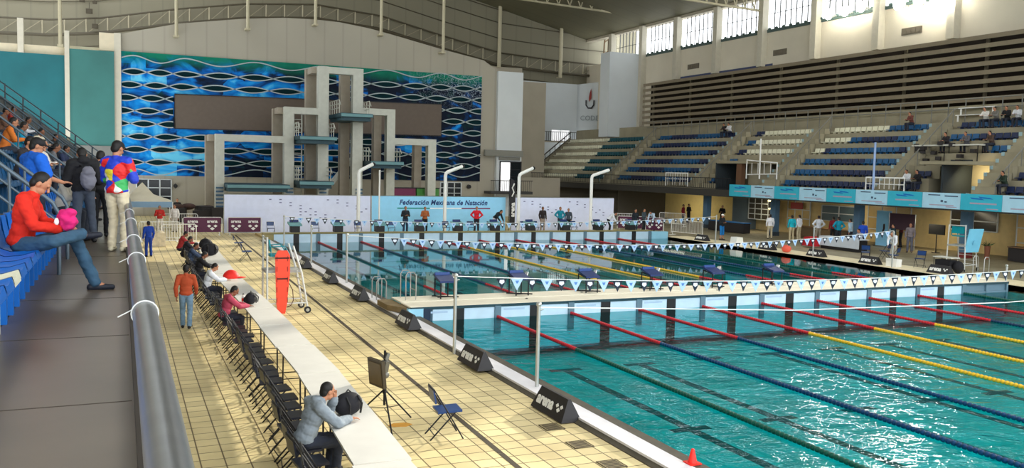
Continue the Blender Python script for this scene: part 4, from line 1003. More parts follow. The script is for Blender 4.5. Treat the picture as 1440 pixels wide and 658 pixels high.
# aisle stairs
M_step = mat('pale_blue_step_edge', (150,178,184), .7)
AIS = [(60.0, 61.4), (50.9, 52.3), (40.2, 41.6), (33.2, 34.6), (74.5, 76.0), (26, 27.4)]
for n_, (a, c) in enumerate(AIS):
    t = thing('aisle_stairs', 'aisle stairs with pale step edges, opposite stand, ' + ['third from the far corner','left of the centre block','middle aisle','aisle beside the yellow passage','nearest the far corner','nearest aisle'][n_], 'stairs', (0,0,0), group='aisle stairs of the opposite stand')
    b = MB(); ee = []
    for k in range(12):
        if (a == 50.9) and k < 0: continue
        x = 43.28+.45*k; z = 3.64+.395*k
        b.box(x, x+.5, a, c, 3.0, z); e = MB(); e.box(x-.02, x+.03, c-.2, c, z-.2, z+.012); ee.append(e)
    obj('steps', b, M_tier, t)
    for e in ee: obj('step_edge', e, M_step, t)
    b = MB(); b.cyl((43.6,a,4.2), (48.8,a,8.9), .035, n=6)
    for k in range(6): b.cyl((43.8+k*.98,a,3.5+.86*k), (43.8+k*.98,a,4.38+.88*k), .03, n=6)
    obj('aisle_handrail', b, mat('grey_aisle_rail', (116,116,110), .5), t)
# slanting end stairs at the far corner
t = thing('corner_stair_rail', 'dark railing climbing the far end of the opposite stand', 'railing', (0,93.5,0))
b = MB(); b.cyl((43.0,0,4.0), (49.2,0,9.0), .07); b.cyl((43.0,0,3.4), (49.2,0,8.4), .05)
for k in range(10): b.cyl((43.2+.65*k,0,3.2+.52*k), (43.2+.65*k,0,4.1+.53*k), .04, n=6)
obj('rails', b, mat('dark_rail', (66,62,56), .6), t)
b = MB(); b.prism([(43,3),(49.4,3),(49.4,8.3),(43,3.2)], 'y', .3, .6); obj('stringer', b, M_tier, t)
# front railing over the dark fascia
t = thing('stand_front_railing', 'dark bar railing along the front of the far half of the opposite stand', 'railing', (42.4,54.3,3.2))
b = MB(); b.box(-.03,.03,0,39,.85,.9); b.box(-.03,.03,0,39,.05,.1); obj('rails', b, M_blackm, t)
b = MB()
for k in range(150): b.box(-.012,.012,k*.26,k*.26+.03,.05,.87)
obj('bars', b, M_blackm, t)
t = thing('white_gate_rail', 'white railing frame on the stand front, left of the dark tunnel', 'railing', (42.9,60.6,3.3))
b = MB(); b.tube([(0,0,0),(0,0,1.1),(0,3.2,1.1),(0,3.2,0)], .05, n=6); b.cyl((0,0,.6),(0,3.2,.6),.03,n=6)
for k in range(1,9): b.cyl((0,k*.36,.1),(0,k*.36,1.1),.02,n=6)
obj('frame', b, M_white, t)
t = thing('white_gate_rail', 'white railing frame on the stand front, right of the brown pier', 'railing', (43.6,50.6,4.1))
b = MB(); b.tube([(0,0,0),(0,0,1.2),(0,3.4,1.4),(0,3.4,0)], .05, n=6); b.cyl((0,0,.4),(0,3.4,.3),.04,n=6); b.cyl((0,1.9,0),(0,1.9,3.0),.06,n=6)
for k in range(1,5): b.cyl((0,k*.7,.4),(0,k*.7,1.2),.02,n=6)
obj('frame', b, M_white, t)
t = thing('white_gate_rail', 'small white railing frame on the stand front, beside the pale pipe post', 'railing', (43.3,38.9,3.6))
b = MB(); b.tube([(0,0,0),(0,0,.8),(0,3.,.8),(0,3.,0)], .05, n=6); b.cyl((0,0,.4),(0,3.,.4),.03,n=6)
for k in range(1,8): b.cyl((0,k*.38,.1),(0,k*.38,.8),.02,n=6)
obj('frame', b, M_white, t)
b = MB(); b.cyl((0,0,0),(0,0,3.6),.07); tag(obj('pipe_post', b, mat('pale_blue_pipe', (150,176,220), .4), loc=(43.2,41.2,3.0)), 'pale blue vertical pipe post at the stand front', 'post')
# concourse rail and pale benches
t = thing('concourse_railing', 'grey post railing under the brown slats', 'railing', (49.9,0,8.1))
b = MB()
for k in range(40): b.cyl((0,26+k*1.3,0),(0,26+k*1.3,1.5),.035,n=6)
b.cyl((0,26,1.5),(0,78,1.5),.035,n=6); b.cyl((0,26,.9),(0,78,.9),.035,n=6); obj('posts_and_rails', b, mat('grey_aisle_rail', (116,116,110), .5), t)
for y, l, z, k in ((38.2,2.6,.9,'upper'), (38.8,2.2,.45,'lower')):
    b = MB(); b.box(-.15,.15,0,l,0,.05); b.box(-.1,-.05,.1,.2,-.4,0); b.box(-.1,-.05,l-.2,l-.1,-.4,0)
    tag(obj('pale_bench', b, M_white, loc=(50.0,y,8.1+z)), 'pale bench plank on the concourse, %s one' % k, 'bench')
# press table area in the upper right block
t = thing('press_desk', 'long pale edged desk with clutter in the upper right of the opposite stand', 'desk', (46.5,36.3,5.75))
b = MB(); b.box(-.3,.3,0,4.8,.7,.78); obj('desk_top', b, mat('pale_desk', (206,206,196), .5), t)
for y in (.1,2.4,4.6):
    b = MB(); b.cyl((-.2,y,-.5),(-.2,y,.7),.03,n=6); obj('leg', b, M_blackm, t)
    b = MB(); b.cyl((.2,y,-.2),(.2,y,.7),.03,n=6); obj('leg', b, M_blackm, t)
rr = random.Random(11)
for k in range(12):
    b = MB(); b.obox((-.5+rr.random()*.4, rr.uniform(.1,4.6), rr.uniform(-.3,.95)), (.3,.3,.22), (0,0,rr.random()))
    obj('dark_case', b, mat('dark_cases', (38,34,34), .7), t)
# seats ----------------------------------------------------------
def seat_mesh():
    b = MB()
    b.prism([(-.2,-.16),(.2,-.16),(.2,-.12),(-.16,-.10),(-.22,.18),(-.26,.18),(-.225,-.08)], 'x', -.215, .215)
    b.box(-.05,.05,-.08,.12,-.28,-.16)
    return b.mesh('seat', False)
# in seat_mesh the prism polygon is (y, z): the sitter looks towards +Y
SM = seat_mesh()
SC = {'blue': mat('seat_blue', (22,84,130), .45), 'navy': mat('seat_navy', (28,42,78), .5), 'white': mat('seat_white', (222,220,196), .5), 'teal': mat('seat_teal', (24,84,96), .5), 'bright': mat('seat_bright_blue', (8,100,190), .4)}
seats = []   # (distance, x, y, z, rot, colour, label, group)
def blocked(y, i, x):
    for a, c in AIS:
        if a-.25 < y < c+.25: return True
    if i < 3:
        for a, c in VOM:
            if a-.3 < y < c+.3: return True
    return False
rown = ['front','second','third','fourth','fifth','top']
def blk(y): return 'block nearest the far corner' if y > 76 else 'long block right of the corner block' if y > 61 else 'block above the dark tunnel' if y > 52 else 'central block' if y > 41.6 else 'block with the press desk' if y > 34.6 else 'nearest block'
rs = random.Random(3)
for i in range(6):
    y = 25.0
    while y < 93:
        y += .52
        if blocked(y, i, 0): continue
        if 36 < y < 41 and 2 <= i <= 3: continue
        c = 'blue' if int(y/3.1+i*1.7) % 3 else 'navy'
        if i < 2 and y < 47: c = 'navy'
        if 52.3 < y < 58.6 and i >= 3: c = 'white'
        if i == 5 and 45.3 < y < 50.9: c = 'white'
        if i == 4 and 48 < y < 50.9: c = 'white'
        if i == 3 and 49.6 < y < 50.9: c = 'white'
        if y > 61.4: c = 'navy' if int(y/4)%2 else 'blue'
        if y > 76: c = 'teal'
        if y > 84-(5-i)*.2 : c = 'white'
        x, z = 44.3+.9*i, 3.62+.79*i+.29
        seats.append((math.hypot(x, y), x, y, z, PI/2, c, '%s seat in the %s row opposite, %s' % ({'bright':'blue'}.get(c, c), rown[i], blk(y)), 'seats of the opposite stand'))
for i in range(6):
    y = [5.6, 15, 22, 29, 36, 43][i]
    while y < 51:
        y += .52
        if 12.2 < y < 14.3 and i: continue
        c = 'white' if (i == 0 and abs(y-8.2) < .27) else 'bright' if i == 0 and y < 20 else 'blue'
        lb = '%s bucket seat, %s row of the left stand, %s' % ('cream' if c == 'white' else 'blue', rown[i], 'by the man in red' if y < 12 else 'around the standing group' if y < 22 else 'in its far half')
        if i == 0 and c == 'white': lb = 'cream bucket seat in the front row of the left stand, among blue ones'
        seats.append((math.hypot(1+.8*i, y), -1.02-.8*i, y, 2.9+.56*i+.45, -PI/2, c, lb, 'seats of the left stand'))
seats.sort()
rest = MB(); restc = []
cols_ = list(SC)
# bucket seats of the left stand: wider with a curved shell
def bucket():
    b = MB(); nu, nv = 9, 9; vs = []
    prof = [(.24,.0),(.22,.035),(.1,.0),(-.05,-.01),(-.15,.03),(-.2,.12),(-.225,.22),(-.24,.32),(-.25,.36)]
    for j, (y, z) in enumerate(prof):
        for i in range(nu):
            u = -1+2*i/(nu-1); w = .235 if j < 5 else .225-.02*(j-5)
            vs.append((u*w, y + (0.05*u*u if j > 4 else 0) , z + (.035*u*u if 0 < j < 5 else 0)-.01))
    b.add(vs, [(j*nu+i, j*nu+i+1, (j+1)*nu+i+1, (j+1)*nu+i) for j in range(nv-1) for i in range(nu-1)])
    o = len(b.v); b.add([(x, y-.012*(j_ > 40), z-.022) for j_, (x, y, z) in enumerate(vs)], [(j*nu+i, (j+1)*nu+i, (j+1)*nu+i+1, j*nu+i+1) for j in range(nv-1) for i in range(nu-1)])
    b.box(-.04,.04,-.1,.1,-.45,-.02); return b.mesh('bucket_seat')
BM = bucket()
for d, x, y, z, r, c, lb, g in seats[:300]:
    left = x < 0
    o = link('stadium_seat', BM if left else SM, SC[c], None, (x, y, z), r)
    tag(o, lb, 'seat', g)
for ci, c in enumerate(cols_):
    pass
rest = MB()
sv = [tuple(v.co) for v in SM.vertices]; sf = [tuple(p.vertices) for p in SM.polygons]
for d, x, y, z, r, c, lb, g in seats[300:]:
    M = Matrix.Rotation(r, 3, 'Z'); rest.cur = cols_.index(c)
    rest.add([M @ Vector(v) + Vector((x, y, z)) for v in sv], sf)
tag(link('stadium_seats_far', rest.mesh('stadium_seats_far', False), [SC[c] for c in cols_]), 'remaining rows of small blue, navy and white seats farther along the stands', 'seats', kind='stuff')
# ================================================================ GROUND FLOOR UNDER THE OPPOSITE STAND
M_room = mat('warm_cream_room_wall', (224,200,144), .7, var=.06)
b = MB(); b.box(47.2, 47.4, 20, 58.8, 0, 2.7); struct('wall_room_back', b, M_room)
b = MB(); b.box(49.0, 49.2, 58.8, 74, 0, 2.7); struct('wall_passage', b, mat('yellow_cream_wall', (240,218,150), .7))
b = MB(); b.box(43.6, 43.9, 73, 96, 0, 2.7); b.box(43.6, 49, 72.8, 73.1, 0, 2.7); struct('wall_dark_end', b, mat('dark_olive_wall', (84,78,66), .8))
b = MB(); b.box(46.2, 47.2, 57, 58.8, 0, 2.7); struct('wall_room_side', b, mat('blue_grey_wall', (110,126,134), .7))
for k, y in enumerate((26.6, 34.6, 42.5, 50.5, 58.6)):
    t = thing('support_column', 'blue-grey square column under the teal banner, %s from the right' % ordn[k], 'column', (43.5,y,0), group='columns under the opposite stand')
    b = MB(); b.box(-.22,.22,-.25,.25,.3,2.66); obj('shaft', b, mat('blue_grey_column', (74,104,128), .6), t)
    b = MB(); b.box(-.25,.25,-.28,.28,0,.3); obj('base', b, mat('dark_red_base', (110,36,34), .6) if k == 1 else mat('dark_base', (50,60,70), .6), t)
# glazed room fronts (frames and panes)
wn = 40
def room_window(x, y0, y1, z0, z1, ny, nz_, glass, fr=M_whitew):
    global wn
    w = bpy.data.objects.new('window_%d' % wn, None); COL.objects.link(w); w.location = (x, y0, z0); w['kind'] = 'structure'; wn += 1
    b = MB(); W, H = y1-y0, z1-z0
    for k in range(ny+1): b.box(-.04,.02,W*k/ny-.035,W*k/ny+.035,0,H)
    for k in range(nz_+1): b.box(-.04,.02,0,W,H*k/nz_-.03,H*k/nz_+.03)
    obj('window_frame', b, fr, w)
    b = MB(); b.box(-.01,.01,0,W,0,H); obj('window_pane', b, glass, w)
G_dark = mat('dim_window_glass', (66,62,54), .2); G_warm = mat('warm_tan_glass', (196,170,112), .3); G_blue = mat('bluish_window_glass', (92,112,124), .2)  # pane tints are plain base colours
room_window(46.1, 53.5, 56.6, .9, 2.55, 4, 4, G_dark); room_window(47.1, 50.8, 53.2, .5, 2.5, 3, 3, G_warm)
room_window(47.1, 46.2, 49.6, 1.2, 2.3, 2, 2, G_blue); room_window(47.1, 41.6, 45.2, .9, 2.5, 3, 2, G_warm)
room_window(47.1, 35.4, 38.6, 1.35, 2.5, 2, 2, G_dark); room_window(46.6, 22.5, 33.8, .05, 2.6, 4, 3, mat('amber_room_glass', (226,190,126), .35))
b = MB(); b.box(-.02,.0,0,3.4,0,.42); tag(obj('green_sign', b, mat('green_sign', (0,112,74), .5), loc=(46.5,24.0,1.98)), 'green strip sign in the rightmost glazed room', 'sign')
b = MB(); b.box(-.06,.0,0,1.0,0,.8); b.box(-.03,.5,.4,.6,.35,.45)
tag(obj('orange_board', b, emit('orange_lit_board', (240,180,110), .5), loc=(47.0,43.2,1.25)), 'orange lit board on the back wall behind the crowd', 'board')
t = thing('monitor', 'black monitor on a stand before the cream wall right of the white shirted man', 'monitor', (44.4,37.3,0))
b = MB(); b.box(-.04,.04,-.55,.55,1.1,1.7); obj('screen', b, M_black, t)
b = MB(); b.cyl((0,0,0),(0,0,1.1),.03); b.cyl((0,0,0),(0,0,.03),.25); obj('stand', b, M_blackm, t)
b = MB(); b.box(-.06,.06,-1.7,1.7,-.0,.05); tag(obj('ceiling_light', b, emit('tube_light', (255,250,230), 4), loc=(46.5,67.5,2.58)), 'bright tube light in the yellow passage', 'light')
t = thing('lit_frame', 'glowing cream frame in the window left of the red board', 'light', (46.0,54.2,1.5))
b = MB(); b.tube([(0,0,.9),(0,-.9,.95),(0,-.95,.35),(0,-.1,.3)], .07, n=6); obj('tube', b, emit('cream_glow', (255,236,180), 1.6), t)
b = MB(); b.box(0,.05,-.9,0,.4,.9); obj('dark_inset', b, M_black, t)
b = MB(); b.box(0,.03,0,1.3,0,.42); b.box(0,.02,0,1.3,-.06,0); tag(obj('red_board', b, mat('dull_red_board', (150,44,48), .6), loc=(46.9,51.4,1.95)), 'dull red board high on the wall behind the officials', 'board')
t = thing('rollup_banner', 'pale blue tall roll-up banner behind the white shirted man', 'banner', (44.6,41.5,0))
b = MB(); b.box(0,.03,-.6,.6,.05,2.3); obj('fabric', b, mat('sky_blue_backdrop_fabric', (138,196,232), .7), t)
b = MB(); b.box(-.15,.15,-.65,.65,0,.06); obj('base', b, M_steel, t)
t = thing('rollup_banner', 'purple-brown low hanging banner next to the pale blue roll-up', 'banner', (44.3,39.8,0))
b = MB(); b.box(0,.03,-1.0,1.0,1.2,2.2); obj('fabric', b, mat('dusky_purple', (70,48,60), .7), t)
b = MB(); b.cyl((0,-1,0),(0,-1,2.2),.03); b.cyl((0,1,0),(0,1,2.2),.03); obj('poles', b, M_steel, t)
def desk(lab, loc, L, top, body):
    t = thing('counter_desk', lab, 'desk', loc)
    b = MB(); b.box(-.35,.4,-.03,L+.03,.78,.83); obj('desk_top', b, top, t)
    b = MB(); b.box(-.3,.35,0,L,0.05,.78); b.box(-.33,-.3,.1,L-.1,.15,.7); obj('body', b, body, t)
desk('dark counter desk along the rightmost glazed room', (44.5,24.5,0), 8.0, mat('brown_desk_top', (120,90,60), .5), mat('dark_cases', (38,34,34), .7))
desk('low blue-topped desk beside the man in blue shorts', (42.2,52.0,0), 4.2, mat('blue_desk_top', (40,110,170), .5), mat('dark_cases', (38,34,34), .7))
desk('long low brown desk behind the standing officials', (44.6,43.6,0), 6.0, mat('brown_desk_top', (120,90,60), .5), mat('brown_desk_body', (92,74,50), .7))
for i, (x, y) in enumerate(((44.2,29.4),(44.2,26.6),(44.0,33.6))):
    t = thing('potted_plant', 'small potted plant, %s' % ['on the left part of the dark counter','on the right part of the dark counter','by the column with the dark red base'][i], 'plant', (x,y,.83 if i < 2 else 0.5))
    b = MB(); b.cyl((0,0,0 if i < 2 else -.5),(0,0,.25),.12,.16,n=12); obj('pot', b, mat('terracotta', (120,72,50), .7), t)
    b = MB(); rr = random.Random(i)
    for k in range(26):
        a, e_ = rr.uniform(0,2*PI), rr.uniform(.2,1.3); d = Vector((math.cos(a)*math.cos(e_), math.sin(a)*math.cos(e_), math.sin(e_)))
        p = Vector((0,0,.22)); q = p+d*rr.uniform(.25,.5); s_ = d.orthogonal().normalized()*.04; mid = (p+q)/2
        b.add([p, mid+s_, q, mid-s_], [(0,1,2,3)])
    obj('foliage', b, mat('dark_leaf_green', (38,74,34), .6), t)
# teal advertising fascia banner: one thing per printed panel
for k in range(13):
    y1 = 54.25-2.52*k; y0 = y1-2.5; teal = k % 2 == 0
    t = thing('fascia_banner', '%s sponsor panel of the fascia banner, %s' % ('teal' if teal else 'pale blue', (ordn+['tenth','eleventh','twelfth','thirteenth'])[k]+' from its left end'), 'banner', (42.25,y0,2.75), group=None)
    b = MB(); b.box(0,.03,0,2.5,0,.88); obj('panel', b, mat('teal_vinyl', (52,178,204), .5) if teal else mat('pale_vinyl', (170,214,236), .5), t)
    b = MB(); rr = random.Random(k)
    if teal:
        for z, a, c in ((.66,.5,1.3),(.60,1.0,1.8)): b.prism([(a,z-.03),(c,z+.01),(c+.1,z+.1),(a+.2,z+.05)], 'x', -.012, 0)
        m_ = mat('cobalt_print', (10,110,190), .5)
    else:
        b.box(-.012,0,.15,1.0,.68,.74); b.box(-.012,0,1.3,2.1,.72,.78); b.box(-.012,0,1.1,1.25,.36,.48); b.box(-.012,0,.85,1.0,.34,.42); m_ = mat('slate_print', (60,80,110), .5)
    obj('upper_print', b, m_, t)
    b = MB(); b.box(-.01,0,.3,1.9,.34,.42) if teal else b.box(-.01,0,.4,2.0,.16,.22); b.box(-.01,0,.2,.9,.08,.13)
    obj('lower_print', b, mat('rosy_grey_print', (170,160,180), .5), t)
# small things on the right deck
b = MB(); b.box(-.18,.18,-.32,.32,0,.3); b.obox((0,0,.34),(.38,.66,.1),(0,.08,0)); tag(obj('white_box', b, M_white, loc=(35.1,31.9,0)), 'white box beside a black arena board on the right pool edge', 'box')
b = MB(); b.ell((0,0,.2),(.25,.3,.22)); b.cyl((0,.1,.2),(.3,.3,.05),.1); tag(obj('red_float', b, mat('coral_red', (232,96,76), .5), loc=(34.9,39.4,0)), 'coral red float lying on the right pool edge', 'float')
b = MB(); b.prism([(-.3,0),(.3,0),(.22,.5),(-.22,.5)], 'y', -.3, .3); tag(obj('white_bin', b, M_white, loc=(35.0,44.0,0)), 'white tapered box beside the second black board from the corner', 'box')
for i, (x, y, r_) in enumerate(((36.3,33.0,.4),(36.1,31.2,2.0),(37.8,35.0,1.2),(36.0,34.6,-.8))):
    dup(lone, (x,y,0), r_, 'blue seated chair on the right deck, %s' % ['behind the white box','left of the guard chair with the towel','beside the bending man in white','at the pool edge before the bending man'][i])
t = thing('camera_table', 'small dark equipment table before the towel draped guard chair', 'table', (35.6,29.4,0))
b = MB(); b.box(-.3,.3,-.6,.4,.7,.74); obj('table_top', b, mat('pale_desk', (206,206,196), .5), t)
b = MB(); b.box(-.25,.25,-.5,.3,.2,.6); b.ell((.1,-.7,.3),(.25,.25,.3)); obj('bags', b, M_bag, t)
for x in (-.27,.27):
    for y in (-.55,.35):
        b = MB(); b.cyl((x,y,0),(x,y,.7),.015,n=6); obj('leg', b, M_blackm, t)
t = thing('officials_table', 'white clothed table under the pennants before the crowd on the right deck', 'table', (39.6,38.2,0), .0)
b = MB(); b.box(-.4,.4,0,3.2,.72,.76); b.box(-.41,-.39,0,3.2,.2,.74); obj('cloth', b, mat('pale_cloth', (196,206,216), .7), t)
b = MB(); b.box(-.35,.35,.1,3.1,0,.7); obj('underside', b, M_black, t)
b = MB(); b.prism([(-.5,0),(.5,0),(.25,.55),(-.2,.6)], 'x', -.3, .3); tag(obj('red_cloth', b, mat('deep_red_cloth', (170,20,34), .8), loc=(38.9,41.8,.1)), 'deep red cloth heap left of the white clothed table', 'cloth')
# ================================================================ PEOPLE
DG = bpy.context.evaluated_depsgraph_get
def remesh(mb, voxel, name, it=3):
    me = mb.mesh('tmp', False)
    o = bpy.data.objects.new('tmp', me); COL.objects.link(o)
    m_ = o.modifiers.new('r', 'REMESH'); m_.mode = 'VOXEL'; m_.voxel_size = voxel; m_.adaptivity = 0
    s_ = o.modifiers.new('s', 'SMOOTH'); s_.iterations = it; s_.factor = .5
    bpy.context.view_layer.update()
    r = bpy.data.meshes.new_from_object(o.evaluated_get(DG())); r.name = name
    bpy.data.objects.remove(o); bpy.data.meshes.remove(me); r.shade_smooth(); r.materials.clear()
    return r
V = Vector
def stand_pose(**k):
    # local frame: the person looks towards +Y, +X is the right hand side
    P = dict(pel=V((0,0,.95)), chest=V((0,.0,1.27)), neck=V((0,-.01,1.45)), head=V((0,.02,1.62)), face=V((0,1,-.05)),
        shL=V((-.185,0,1.41)), elL=V((-.25,-.02,1.13)), wrL=V((-.24,.08,.90)), hdL=V((0,.25,-1)),
        shR=V((.185,0,1.41)), elR=V((.25,-.02,1.13)), wrR=V((.24,.08,.90)), hdR=V((0,.25,-1)),
        hiL=V((-.09,0,.92)), knL=V((-.11,.03,.49)), anL=V((-.12,-.01,.08)), toL=V((-.15,.18,.03)),
        hiR=V((.09,0,.92)), knR=V((.11,.03,.49)), anR=V((.12,-.01,.08)), toR=V((.15,.18,.03)))
    for a, b in k.items(): P[a] = V(b)
    return P
def sit_pose(**k):
    # origin: floor point under the seat; seat height .45
    P = dict(pel=V((0,0,.54)), chest=V((0,.10,.86)), neck=V((0,.15,1.03)), head=V((0,.22,1.19)), face=V((0,1,-.35)),
        shL=V((-.18,.12,1.0)), elL=V((-.24,.22,.76)), wrL=V((-.13,.44,.78)), hdL=V((.4,1,0)),
        shR=V((.18,.12,1.0)), elR=V((.24,.22,.76)), wrR=V((.13,.44,.78)), hdR=V((-.4,1,0)),
        hiL=V((-.09,.0,.53)), knL=V((-.12,.42,.50)), anL=V((-.12,.38,.08)), toL=V((-.13,.56,.03)),
        hiR=V((.09,.0,.53)), knR=V((.12,.42,.50)), anR=V((.12,.38,.08)), toR=V((.13,.56,.03)))
    for a, b in k.items(): P[a] = V(b)
    return P
def frame(f, upv=V((0,0,1))):
    f = f.normalized(); r_ = f.cross(upv)
    if r_.length < .05: r_ = V((1,0,0))
    r_.normalize(); u_ = r_.cross(f); return r_, f, u_
def head_prims(b, P):
    r_, f, u_ = frame(P['face']); M = Matrix((r_, f, u_)).transposed(); h = P['head']
    b.ell(h+u_*.02-f*.005, (.076,.094,.098), M, 20, 14)
    b.ell(h-u_*.055+f*.02, (.058,.066,.062), M, 16, 12)          # jaw
    b.ell(h-u_*.095+f*.055, (.024,.02,.018), M)                  # chin
    b.cap(h+u_*.01+f*.086, h-u_*.03+f*.108, .010, .015)         # nose
    b.cap(h+u_*.028+f*.078-r_*.035, h+u_*.028+f*.078+r_*.035, .014, .014)  # brow
    b.cap(h-u_*.062+f*.078-r_*.018, h-u_*.062+f*.078+r_*.018, .010, .010)  # mouth
    for s_ in (-1, 1): b.ell(h+r_*.078*s_-u_*.005-f*.005, (.012,.022,.032), M)  # ears
    b.cap(P['neck']-V((0,0,.03)), h-u_*.05-f*.02, .055, .052)
def hand_prims(b, w, d, side, curl=.6):
    d = d.normalized(); r_, f, u_ = frame(d, V((0,0,1)) if abs(d.z) < .8 else V((side*1.0,.2,0)))
    # palm
    M = Matrix((r_, f, u_)).transposed()
    b.ell(w+f*.055, (.038,.052,.017), M)
    for i, (o_, L) in enumerate(((-.028,.060),(-.010,.072),(.010,.070),(.027,.055))):
        a = w + f*.092 + r_*o_; m1 = a + f*L*.5 - u_*L*.2*curl; e_ = m1 + f*L*.42 - u_*L*.5*curl
        b.cap(a, m1, .0095, .0088, 8); b.cap(m1, e_, .0088, .0075, 8)
    t0 = w + f*.03 - r_*side*.03; t1 = t0 + f*.035 - r_*side*.028 - u_*.012; b.cap(t0, t1, .013, .011, 8); b.cap(t1, t1+f*.03-u_*.01, .011, .009, 8)
def torso_prims(b, P, g=0.):
    p, c, n_ = P['pel'], P['chest'], P['neck']
    r_ = (P['shR']-P['shL']).normalized(); u_ = (c-p).normalized(); f = u_.cross(r_).normalized() * 1; M = Matrix((r_, -f if f.dot(P['face']) < 0 else f, u_)).transposed()
    if M.determinant() < 0: M = Matrix((-r_, M.col[1], u_)).transposed()
    b.ell(c, (.165+g,.112+g,.19+g), M, 20, 14); b.ell(p.lerp(c, .42), (.145+g,.108+g,.16+g), M, 20, 14)
    b.ell(p+u_*.02, (.155+g,.118+g,.12+g), M, 20, 14)
    b.cap(P['shL'].lerp(P['shR'],.12), P['shL'].lerp(P['shR'],.88), .062+g, .062+g); b.cap(c+u_*.08, n_, .085+g, .06+g*.5)
def arm_prims(b, P, s, g=0., to=1.0):
    sh, el, wr = P['sh'+s], P['el'+s], P['wr'+s]
    b.cap(sh, el, .056+g, .043+g)
    b.cap(el, el.lerp(wr, to), .044+g, .030+g+(.012 if g and to > .9 else 0)*0+ (1-to)*.012)
def leg_prims(b, P, s, g=0., to=1.0):
    hi, kn, an = P['hi'+s], P['kn'+s], P['an'+s]
    b.cap(hi, kn, .088+g, .058+g); mid = kn.lerp(an, .3)
    b.cap(kn, mid, .058+g, .056+g)
    if to > .3: b.cap(mid, kn.lerp(an, to), .056+g, .040+g+.01*(g > 0))
def hem(me, P, g):
    bm = bmesh.new(); bm.from_mesh(me); u_ = (P['chest']-P['pel']).normalized()
    dl = []
    for v in bm.verts:
        d = v.co-P['pel']; h = d.dot(u_)
        if h < -.035+.012*noise.noise(v.co*9) and (d-u_*h).length < .19+g: dl.append(v)
    bmesh.ops.delete(bm, geom=dl, context='VERTS'); bm.to_mesh(me); bm.free()
def wrinkle(me, amp, sc=9.):
    me.update(); ns = [v.normal.copy() for v in me.vertices]
    for v, n_ in zip(me.vertices, ns):
        c = v.co; w = noise.noise(V((c.x*sc, c.y*sc, c.z*sc*1.9))) + .5*noise.noise(V((c.x*sc*2.3, c.y*sc*2.3, c.z*sc*3.6)))
        v.co = c + n_*amp*w
    me.update()
def body_parts(P, voxel, opts):
    out = {}
    b = MB(); torso_prims(b, P, -.006); head_prims(b, P)
    for s, sg in (('L',-1),('R',1)):
        arm_prims(b, P, s, -.002); hand_prims(b, P['wr'+s], P['hd'+s], sg, opts.get('curl', .6)); leg_prims(b, P, s, -.004)
        b.cap(P['an'+s], P['to'+s].lerp(P['an'+s], .4)+V((0,0,-.01)), .035, .03)
    out['body'] = remesh(b, voxel*(.62 if opts.get('near') else .75), 'body', 2)
    sl = opts.get('sleeve', 1.0); g = opts.get('g', .016)
    b = MB(); torso_prims(b, P, g)
    for s in 'LR': 
        if sl > .5: arm_prims(b, P, s, g, .93)
        else: b.cap(P['sh'+s], P['sh'+s].lerp(P['el'+s], .8), .060+g, .052+g)
    if opts.get('hood'): b.ell(P['neck']-P['face']*.07+V((0,0,.0)), (.11,.07,.075))
    b.cap(P['neck']+V((0,0,-.02)), P['neck']+V((0,0,.02)), .066, .062)
    _u = (P['chest']-P['pel']).normalized(); b.ell(P['pel']+_u*.02, (.165+g,.128+g,.10), Matrix((V((1,0,0)), _u.cross(V((1,0,0))), _u)).transposed(), 18, 12)
    out['top'] = remesh(b, voxel, 'shirt'); hem(out['top'], P, g); wrinkle(out['top'], .011 if opts.get('near') else .008)
    b = MB(); tl = opts.get('trouser', .97)
    b.ell(P['pel'], (.156,.120,.105), None, 18, 12)
    for s in 'LR':
        b.cap(P['pel'].lerp(P['hi'+s], .7), P['hi'+s], .10, .10); leg_prims(b, P, s, .014, tl)
    out['trousers'] = remesh(b, voxel, 'trousers'); wrinkle(out['trousers'], .010 if opts.get('near') else .007)
    for s in 'LR':
        b = MB(); a, t_ = P['an'+s], P['to'+s]; dn = opts.get('shoe_dn'+s, V((0,0,-1)))
        d = (t_-a); d = (d-dn*d.dot(dn)).normalized(); base = a+dn*.04
        b.cap(base-d*.05, base+d*.10, .042, .040); b.cap(base+d*.06, base+d*.17, .040, .032); b.cap(a-dn*.01, a+dn*.03, .045, .045)
        out['shoe'+s] = remesh(b, voxel*.9, 'shoe', 2)
    r_, f, u_ = frame(P['face']); M = Matrix((r_, f, u_)).transposed(); h = P['head']
    b = MB(); b.ell(h+u_*.035-f*.022, (.084,.092,.094), M, 18, 12); b.ell(h-u_*.015-f*.055, (.074,.055,.075), M, 16, 10)
    if opts.get('long'): b.ell(h-u_*.10-f*.07, (.075,.05,.12), M, 14, 10)
    # cut the face side away: keep what lies behind the hair line
    me = remesh(b, voxel*.8, 'hair', 1); bm = bmesh.new(); bm.from_mesh(me)
    dl = [v for v in bm.verts if (v.co-h).dot(f) > .03 + .35*max(0,(v.co-h).dot(u_)-.055)*3 and (v.co-h).dot(u_) < .085]
    bmesh.ops.delete(bm, geom=dl, context='VERTS'); bm.to_mesh(me); bm.free(); out['hair'] = me
    b = MB(); b.ell(h+u_*.05-f*.005, (.088,.104,.075), M, 20, 12); b.cap(h+u_*.045+f*.09-r_*.03, h+u_*.045+f*.09+r_*.03, .02, .02)
    b.ell(h+u_*.04+f*.12, (.07,.075,.010), M)
    out['cap'] = remesh(b, voxel*.7, 'cap', 1)
    b = MB()
    for s_ in (-1, 1): b.ell(h+u_*.006+f*.083+r_*.030*s_, (.012,.006,.007), M)
    out['eyes'] = b.mesh('eyes')
    return out
def cloth(name, rgb, var=.12):
    return mat(name, rgb, .85, var=var, scale=7, bump=.25)
SKIN = mat('tan_skin', (176,122,92), .55, var=.05); SKIN2 = mat('brown_skin', (134,88,64), .55, var=.05)
